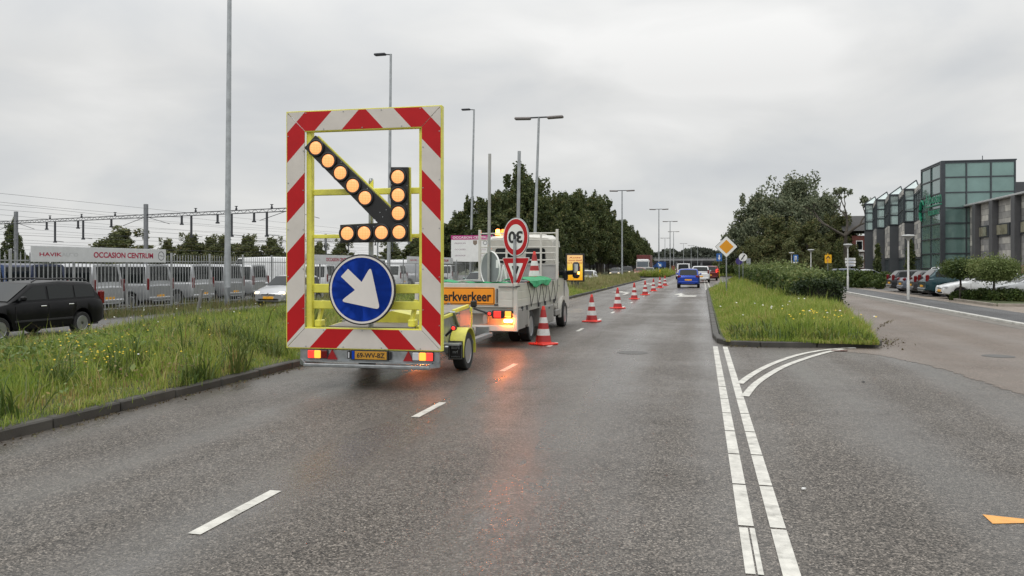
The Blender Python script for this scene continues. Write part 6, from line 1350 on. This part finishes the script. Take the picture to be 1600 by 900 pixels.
# stepped bays going away
yb = [atX(u, X0)[0] for u in (1412, 1389, 1368.5, 1351)]
prev = yT1
for i, y in enumerate(yb):
    xr_ = X0 + 1.05; zlo, ztp = 6.1, 9.45
    A = loc_(X0, y, 0); Bq = loc_(xr_, y, 0); Pq = loc_(X0, prev + (.0 if i else .02), 0)
    glass_wall(A[:2], Bq[:2], zlo, ztp, 1, 3, 'bay_window', m_skyglass, fw=.14)
    p = MB(); p.box((A[0] + Bq[0]) / 2, A[1] + .08, zlo / 2 - .02, Bq[0] - A[0], .16, zlo - .06); p.build('bay_wall', m_clad, ofc)
    # slanted return wall between this bay and the next one towards the camera
    d = Vector((Pq[0] - Bq[0], Pq[1] - Bq[1])); L = d.length; rot = Matrix.Rotation(math.atan2(d.y, d.x), 3, 'Z'); c = (Vector(Bq[:2]) + Vector(Pq[:2])) / 2
    p = MB(); p.box(c.x, c.y, 4.3, L, .14, 3.5, rot=rot); p.box(c.x, c.y, 9.2, L, .14, .5, rot=rot); p.build('bay_return', m_stone, ofc)
    glass_wall(Bq[:2], Pq[:2], 6.1, 8.9, 3, 2, 'bay_window', m_skyglass, fw=.14); glass_wall(Bq[:2], Pq[:2], .1, 2.5, 3, 1, 'bay_window', m_tealglass, fw=.14)
    # glazed hipped roof light on top of the bay
    nx_ = 6.6; zz_ = ztp + .03
    e = [Vector((A[0] + .02, A[1] + .05, zz_)), Vector((A[0] + 1.5, A[1] + .05, zz_)), Vector((A[0] + 2.9, A[1] + nx_ - .3, zz_)), Vector((A[0] + 1.0, A[1] + nx_ - .3, zz_))]
    r1, r2 = Vector((A[0] + 1.35, A[1] + .75, zz_ + .95)), Vector((A[0] + 2.2, A[1] + nx_ - .9, zz_ + .95))
    q = MB(); q.add([e[0], e[1], r1, e[3], e[2], r2], [[0, 1, 2], [3, 0, 2, 5], [4, 3, 5], [1, 4, 5, 2]]); sk = q.build('roof_light', mat('roof_glass', (.55, .62, .61), .10, .45, spec=.5, var=.1), ofc)
    q = MB()
    for a, b_ in ((e[0], e[1]), (e[0], r1), (r1, e[1]), (e[3], r2), (r1, r2), (e[0], e[3])): q.bar(a, b_, .10, .10)
    q.build('roof_frame', m_frame, sk)
    prev = y
p = MB(); p.box(xr_ - X0 + 6.1, (yT1 + yb[-1]) / 2 - Y0, 4.7, 11.6, yb[-1] - yT1 - .4, 9.3); p.build('rear_block', m_clad, ofc)
p = MB(); p.box(xr_ - X0 + 5, yb[-1] - Y0 + .3, 3.0, 10, .2, 6.0); p.build('end_wall', m_clad, ofc)
# low stone wing towards the camera with dark pilasters
XW = atX(1513, 0.001)[0] * 0 + (atY(1513, Y0)[0]); zW = Zv(322, atX(1513, XW)[1])
yW0 = Y0; yW1 = 40.0
p = MB(); p.box(XW - X0 + 4.1, (yW0 + yW1) / 2 - Y0 - .05, zW / 2 - .02, 8, yW0 - yW1 - .1, zW - .1); p.build('wing_wall', m_stone, ofc)
p = MB(); p.box(XW - X0 + 4.0, (yW0 + yW1) / 2 - Y0 - .05, zW + .03, 8.7, yW0 - yW1 + .3, .14, bev=.02); p.build('wing_coping', mat('coping', (.42, .43, .43), .5), ofc)
for u in (1521, 1547.5, 1582, 1627):
    y, t = atX(u, XW - .35); wd = 1.62
    p = MB(); p.box(XW - X0 - .14, y - Y0, zW / 2 - .02, .42, wd * .45, zW - .02, bev=.01); p.build('pilaster', m_clad2, ofc)
ys_ = [atX(u, XW)[0] for u in (1533.5, 1565, 1606)]
for y in ys_:
    p = MB(); p.box(XW - X0 + .055, y - Y0, zW * .655, .12, 3.0, .95); wf = p.build('window_frame', m_frame, ofc)
    for k in (-.62, .62): p = MB(); p.box(XW - X0 - .02, y - Y0 + k, zW * .655, .06, 1.08, .74); p.build('window_pane', mat('window_warm', (.26, .25, .18), .15, spec=.6, var=.25, scale=1.2), wf)
p = MB(); p.box(XW - X0 - .015, ys_[2] - Y0, .9, .06, 2.2, 1.7); p.build('window_pane', mat('window_lit', (.35, .24, .17), .3, var=.2), ofc)
b2_ = empty('rear_building', (46, 92, 0), 0, 'plain slate grey block rising behind the glass tower at the right edge', 'building'); p = MB(); xx_ = atY(1586, 92)[0]; p.box(8, 6, Zv(279, atY(1595, 86)[1]) / 2, 30, 12, Zv(279, atY(1595, 86)[1]), bev=.05); p.build('wall', mat('slate_wall', (.14, .17, .20), .5, var=.05), b2_)
p = MB(); p.box(8, 6, Zv(279, atY(1595, 86)[1]) + .08, 30.4, 12.4, .16); p.build('roof_edge', m_frame, b2_)
# ------------------------------------------------------------------ brick house
yH = 122; xH0 = atY(1331, yH)[0]; tH = atY(1331, yH)[1]
hs = empty('brick_house', (xH0, yH, 0), 0, 'red brick house with dark tiled roof and white bay window', 'house')
p = MB(); p.box(5, 5, 3.0, 10, 10, 6.0); p.build('wall', brickmat('red_brick', (.22, .05, .035), (.16, .04, .03), (.2, .16, .14), 4.5, .5, .18, rot=(R(90), 0, 0)), hs)
p = MB(); zE, zR = Zv(361, tH), Zv(337, tH + 4); p.prism([(-1.1, -.6, zE - .25), (11, -.6, zE - .25), (8.5, 5, zR), (-4.2, 5, zR)] if False else [(-1.3, -.7, zE), (-1.3, 10.7, zE), (-1.3, 5, zR)], (12.5, 0, 0)); p.build('roof', mat('roof_tile', (.045, .043, .041), .7, var=.2, scale=8, bump=.4, bscale=12), hs)
for z in (.9, 2.0): pass
p = MB(); p.box(.75, -.30, Zv(392.5, tH), 2.6, .9, .22, bev=.03); p.build('bay_roof', m_swhite, hs)
zb0_, zb1_ = Zv(419, tH), Zv(395, tH)
p = MB(); p.box(.8, -.12, (zb0_ + zb1_) / 2, 1.5, .28, zb1_ - zb0_, bev=.01); wf = p.build('window', m_swhite, hs); p = MB(); p.box(.9, -.27, (zb0_ + zb1_) / 2 - .1, 1.05, .04, (zb1_ - zb0_) * .68); p.build('pane', m_skyglass, wf)
p = MB(); p.box(1.0, -.03, 4.6, .9, .12, 1.4); wf = p.build('window', m_swhite, hs); p = MB(); p.box(1.0, -.10, 4.6, .7, .04, 1.15); p.build('pane', m_glass, wf)
# ------------------------------------------------------------------ road signs and posters on the right and ahead
def sign_post(name, u, t, vb, vt, label, cat='road sign', z0=.05, rz=-.02, r=.034, m=None):
    x, y = D(u, t); o = empty(name, (x, y, z0), rz, label, cat); p = MB(); p.cyl((0, .03, 0), (0, .03, Zv(vt, t) - z0), r, n=10); p.build('post', m or m_galv, o); return o, t
def panel(o, pts, y, mats, name='sign_plate', th=.012, m=0): p = MB(); p.prism([(a, y, b_) for a, b_ in pts], (0, th, 0), m); return p.build(name, mats, o)
o, t = sign_post('road_sign', 1135, 40.5, 450, 372, 'yellow and white diamond priority sign on a slim post on the island')
zc_ = Zv(385.5, t) - .05; hd_ = 17.2 * t / F
dm = lambda s, rr=.05: rounded([(0, zc_ + hd_ * s), (hd_ * s, zc_), (0, zc_ - hd_ * s), (-hd_ * s, zc_)], [rr * s] * 4)
sp_ = panel(o, dm(1), .0, mat('sign_rim', (.05, .05, .05))); panel(sp_, dm(.955), -.004, m_swhite, 'white_border', .004); panel(sp_, dm(.64), -.008, mat('sign_amber', (.72, .30, .01), .4, var=.04), 'amber_face', .004)
p = MB(); p.box(0, .0, Zv(406, t), .07, .05, .12); p.build('clamp', m_galv, o)
o, t = sign_post('road_sign', 1161, 66, 428, 393, 'round white sign with a dark slash above the hedge', z0=.1); zc_ = Zv(402, t) - .1; r_ = 6.2 * t / F
sp_ = panel(o, [(r_ * math.cos(a), zc_ + r_ * math.sin(a)) for a in np.linspace(0, 2 * math.pi, 28, endpoint=False)], 0, m_swhite); c_ = math.cos(.95); s_ = math.sin(.95); panel(sp_, [(r_ * (c_ * a - s_ * b_) * .78, zc_ + r_ * (s_ * a + c_ * b_) * .78) for a, b_ in ((-1, -.17), (1, -.17), (1, .17), (-1, .17))], -.006, m_txt, 'slash', .006)
o, t = sign_post('road_sign', 1155, 74, 428, 400, 'dark blue round sign half hidden behind the slashed white sign', z0=.1); zc_ = Zv(408, t) - .1; r_ = 5.5 * t / F
panel(o, [(r_ * math.cos(a), zc_ + r_ * math.sin(a)) for a in np.linspace(0, 2 * math.pi, 28, endpoint=False)], 0, mat('sign_purple', (.045, .03, .16), .4))
o, t = sign_post('road_sign', 1169.5, 78, 428, 404, 'small grey rectangular sign plate right of the slashed white sign', z0=.1); zc_ = Zv(409, t) - .1; panel(o, [(-.20, zc_ - .33), (.20, zc_ - .33), (.20, zc_ + .33), (-.20, zc_ + .33)], 0, mat('plate_grey', (.3, .32, .34), .4)); panel(o, [(-.26, zc_ - .36), (.26, zc_ - .36), (.26, zc_ - .30), (-.26, zc_ - .30)], -.01, m_dark, 'bar')
def square_sign(u, v0, v1, u0, u1, t, mt, label, extra=None, z0=.05, vb=440):
    o, t = sign_post('road_sign', u, t, vb, v0 + 2, label, z0=z0); x0_ = (u0 - u) / F * t; x1_ = (u1 - u) / F * t; za, zb_ = Zv(v1, t) - z0, Zv(v0, t) - z0
    sp_ = panel(o, rounded([(x0_, za), (x1_, za), (x1_, zb_), (x0_, zb_)], [.06] * 4), 0, mt); return o, sp_, x0_, x1_, za, zb_
m_bsign = mat('sign_blue_b', (.02, .12, .38), .4)
o, s1_, a, b_, c, d = square_sign(1123.5, 396, 408, 1119.5, 1128, 108, m_bsign, 'blue square sign with white arrow on a yellow post left of the diamond sign'); panel(s1_, [((a + b_) / 2 + x * (b_ - a), (c + d) / 2 + z * (d - c)) for x, z in ((-.08, .3), (.1, .3), (.1, -.05), (.28, -.05), (0, -.38), (-.25, -.05), (-.08, -.05))], -.006, m_swhite, 'arrow', .006)
p = MB(); p.cyl((0, .03, 0), (0, .03, 1.0), .08, n=10); p.build('post_sleeve', mat('post_yellow', (.65, .45, .03), .5), o)
o, s1_, a, b_, c, d = square_sign(1243, 398, 409, 1239.5, 1247, 72, m_bsign, 'blue and white parking sign beside the post lamps'); panel(o, [(a, c - .02), (b_, c - .02), (b_, c - .12), (a, c - .12)], -.002, m_swhite, 'white_plate'); panel(s1_, [((a + b_) / 2 + x * (b_ - a), (c + d) / 2 + z * (d - c)) for x, z in ((-.2, .32), (.2, .32), (.2, -.3), (.08, -.3), (.08, .18), (-.08, .18), (-.08, -.3), (-.2, -.3))], -.006, m_swhite, 'symbol', .006)
o, s1_, a, b_, c, d = square_sign(1293.5, 398, 411, 1289, 1299, 75, mat('sign_yellow_b', (.85, .45, .01), .4), 'yellow square sign with a black roof shape left of the footpath lamps'); panel(s1_, [((a + b_) / 2 + x * (b_ - a), (c + d) / 2 + z * (d - c)) for x, z in ((-.36, .05), (0, .38), (.36, .05), (.26, .0), (0, .22), (-.26, .0))], -.006, m_txt, 'symbol', .006)
panel(s1_, [((a + b_) / 2 + x * (b_ - a), (c + d) / 2 + z * (d - c)) for x, z in ((-.2, -.05), (-.06, -.05), (-.06, -.36), (-.2, -.36))], -.006, mat('sign_orange2', (.75, .2, .02), .4), 'symbol', .006)
p = MB(); p.prism([(-.06, 0, d), (.06, 0, d), (0, 0, d + .16)], (0, .01, 0)); p.build('top_peak', MATS['sign_yellow_b'], o)
o, t = sign_post('direction_signs', 1328, 74, 440, 402, 'stack of white direction boards behind the second post lamp', z0=.05)
for i, (v0, v1, ua, ub) in enumerate(((403, 406.5, 1321, 1336), (407.5, 411.5, 1321, 1336), (412.5, 416, 1322, 1335.5))):
    za, zb_ = Zv(v1, t) - .05, Zv(v0, t) - .05; xa2, xb2 = (ua - 1328) / F * t, (ub - 1328) / F * t; sp_ = panel(o, [(xa2, za), (xb2, za), (xb2 + (.06 if i else 0), (za + zb_) / 2), (xb2, zb_), (xa2, zb_)], 0, m_swhite); p = MB(); p.box((xa2 + xb2) / 2, -.006, (za + zb_) / 2, (xb2 - xa2) * .7, .006, .04); p.build('text_line', m_bsign, sp_)
o, t = sign_post('road_sign', 1200, 118, 424, 402, 'small dark blue sign in the shade under the big trees', z0=.05); zc_ = Zv(409, t) - .05; panel(o, [(-.3, zc_ - .35), (.3, zc_ - .35), (.3, zc_ + .35), (-.3, zc_ + .35)], 0, mat('sign_dkblue', (.015, .05, .19), .4)); panel(o, [(-.3, zc_ - .52), (.3, zc_ - .52), (.3, zc_ - .38), (-.3, zc_ - .38)], -.002, m_swhite, 'white_plate')
# blue keep-right sign with yellow bollard on the second island
x, y = D(1031, 117.5); o = empty('traffic_bollard', (x, y, .1), 0, 'blue sign on a yellow bollard at the tip of the second grass island', 'bollard'); p = MB(); p.cyl((0, 0, 0), (0, 0, 1.05), .16, .14, n=16); p.build('bollard', mat('post_yellow', (.65, .45, .03)), o)
z_ = Zv(415, 117.5); p = MB(); p.lathe([(.42, 0), (.42, .02), (0, .02)], 28, 0, BKM(0, -.16, z_)); sp_ = p.build('sign_plate', m_bsign, o); panel(sp_, [(x_ * .42, z_ + q_ * .42) for x_, q_ in ((-.7, .5), (-.5, .7), (.1, .1), (.4, .45), (.55, -.6), (-.5, -.4), (-.15, -.15))], -.19, m_swhite, 'arrow', .006)
p = MB(); p.prism([(-1.1, .1, z_ - .35), (.9, .1, z_ - .35), (.9, .1, z_ + .5), (-.3, .1, z_ + .5)], (0, .02, 0)); p.build('backing_board', mat('board_blue', (.01, .05, .20), .5), o)
x, y = D(1052, 150); o = empty('utility_box', (x, y, .1), 0, 'small brick red box at the foot of the fifth twin lamp', 'utility box'); p = MB(); p.box(0, 0, .75, .6, .5, 1.5, bev=.04); p.box(0, 0, 1.53, .7, .6, .08, bev=.02); p.build('cabinet', mat('box_brick', (.30, .12, .08), .6), o)
# back lit poster box in the median
tP = 52.0; x, y = D(899, tP); po = empty('poster_box', (x, y, .0), 0, 'yellow and orange advertising poster in a black frame on the grass', 'poster box')
xa2, xb2 = (883.5 - 899) / F * tP, (913 - 899) / F * tP; za, zb_ = Zv(440, tP), Zv(396.5, tP)
p = MB(); p.box((xa2 + xb2) / 2, .1, (za + zb_) / 2, xb2 - xa2, .2, zb_ - za, bev=.03); fb = p.build('frame', m_black, po); p = MB(); p.box((xa2 + xb2) / 2, .1, za / 2, .5, .16, za); p.build('foot', m_dark, po)
def postermat():
    m = bpy.data.materials.new('poster'); m.use_nodes = True; t = m.node_tree; b_ = t.nodes['Principled BSDF']; tcn = N(t, 'ShaderNodeTexCoord'); sx = N(t, 'ShaderNodeSeparateXYZ'); Lk(t, tcn.outputs['Generated'], sx.inputs[0])
    nz = N(t, 'ShaderNodeTexNoise', i_Scale=3.5, i_Detail=2.0); Lk(t, tcn.outputs['Generated'], nz.inputs['Vector'])
    c = ramp(t, math_n(t, 'ADD', sx.outputs[2], math_n(t, 'MULTIPLY', math_n(t, 'SUBTRACT', nz.outputs[0], .5), .5)), [(.1, (.85, .38, .01)), (.45, (.85, .58, .05)), (.9, (.85, .52, .22))]); Lk(t, c, b_.inputs['Base Color']); Lk(t, c, b_.inputs['Emission Color']); b_.inputs['Emission Strength'].default_value = .35; b_.inputs['Roughness'].default_value = .25; return m
ins = .09; p = MB(); p.box((xa2 + xb2) / 2, -.004, (za + zb_) / 2, xb2 - xa2 - 2 * ins - .04, .012, zb_ - za - 2 * ins); ps = p.build('poster', postermat(), fb); m_prd = mat('poster_red', (.55, .06, .03), .4)
for i, (s_, w_) in enumerate((('Actie', .62), ('voordeel', .72), ('nu in de winkel', .78))): text_part('poster_text', s_, m_prd, ps, BACK(((xa2 + xb2) / 2, -.0125, zb_ - ins - .16 - i * .17)), width=(xb2 - xa2) * w_, height=.10, bold=.02)
p = MB(); p.box((xa2 + xb2) / 2 + .24, -.014, za + .72, .22, .006, .55, bev=.002); p.build('bottle_picture', m_prd, ps)
# ------------------------------------------------------------------ bridge far down the road
vd = empty('viaduct', (0, 420, 0), 0, 'long grey bridge deck on piers crossing the road in the distance', 'bridge')
p = MB(); p.box(0, 0, 4.75, 150, 9, 1.1, bev=.05); p.build('deck', mat('far_concrete', (.24, .24, .25), .8, var=.15, scale=.3), vd)
p = MB(); p.box(0, -4.6, 5.9, 150, .08, .08)
for i in range(76): p.box(-75 + i * 2, -4.6, 5.6, .06, .06, .6)
p.build('railing', m_pole, vd)
for i in range(11): p = MB(); p.box(-62 + i * 12.4, 0, 2.1, 1.0, 7, 4.2, bev=.05); p.build('pier', mat('far_concrete2', (.17, .17, .185), .8, var=.15), vd)
p = MB(); p.box(0, 6, 2.0, 150, .4, 4.0); p.build('rear_wall', mat('far_wall', (.11, .11, .12), .9), vd)
# litter and leaf bits near the island kerb
def litter(pts, m, label, cat, name):
    for (u, v), (sx_, sy_), rz in pts:
        x, y = G(u, v); p = MB(); n = 7; r = [random.uniform(.7, 1.2) for _ in range(n)]; top = [(sx_ * r[i] * math.cos(2 * math.pi * i / n), sy_ * r[i] * math.sin(2 * math.pi * i / n), .012 + random.uniform(0, .02)) for i in range(n)]
        p.add([(0, 0, .035)] + top + [(a * .97, b_ * .97, 0) for a, b_, c in top], [[0, 1 + i, 1 + (i + 1) % n] for i in range(n)] + [[1 + i, n + 1 + i, n + 1 + (i + 1) % n, 1 + (i + 1) % n] for i in range(n)])
        o = p.build(name, m, tagd=dict(label=label, cat=cat)); o.location = (x, y, .009); o.rotation_euler = (0, 0, rz); o.scale = (1, 1, .35)
litter([((1331, 544.5), (.10, .05), .2)], m_swhite, 'crumpled white scrap by the island kerb', 'litter', 'paper_scrap')
litter([((1312, 549), (.22, .05), .1)], mat('rust_leaf', (.12, .03, .02), .7), 'reddish brown clump of wet leaves on the painted curve', 'litter', 'leaf_clump')
litter([((1256, 766), (.022, .012), .3)], m_swhite, 'small white scrap on the asphalt right of the double line', 'litter', 'paper_scrap')
litter([((1349, 598), (.025, .018), .3)], mat('stone_dark', (.03, .03, .03), .8), 'small dark lump on the asphalt right of the painted curve', 'litter', 'stone')
P = np.array([(*G(random.gauss(1385, 14), random.gauss(537, 4)), random.random() * .05) for _ in range(120)] + [(*G(1370 + 26 * f + random.gauss(0, 1.5), 519 - 18 * f ** .6 + random.gauss(0, .8)), random.random() * .04) for f in np.random.default_rng(3).random(60)]); V, Fq = leaf_cloud(P, .05); obj_of('fallen_leaves', raw_mesh('fallen_leaves', V, [Fq], leafmat('dead_leaf', [(0, (.05, .04, .025)), (.6, (.13, .10, .06)), (1, (.2, .2, .1))])), kind='stuff')
P = np.array([(*G(random.uniform(1140, 1370), 541.5 + random.gauss(0, .7)), random.random() * .03) for _ in range(420)]); V, Fq = leaf_cloud(P, .045); obj_of('fallen_leaves', raw_mesh('fallen_leaves', V, [Fq], MATS['dead_leaf']), kind='stuff')
yy = RNG.uniform(3, 60, 2600); P = np.stack([LK + np.abs(RNG.normal(0, .10, 2600)), yy, RNG.random(2600) * .012], 1); V, Fq = leaf_cloud(P, .035); obj_of('kerb_grit', raw_mesh('kerb_grit', V, [Fq], MATS['dead_leaf']), kind='stuff')
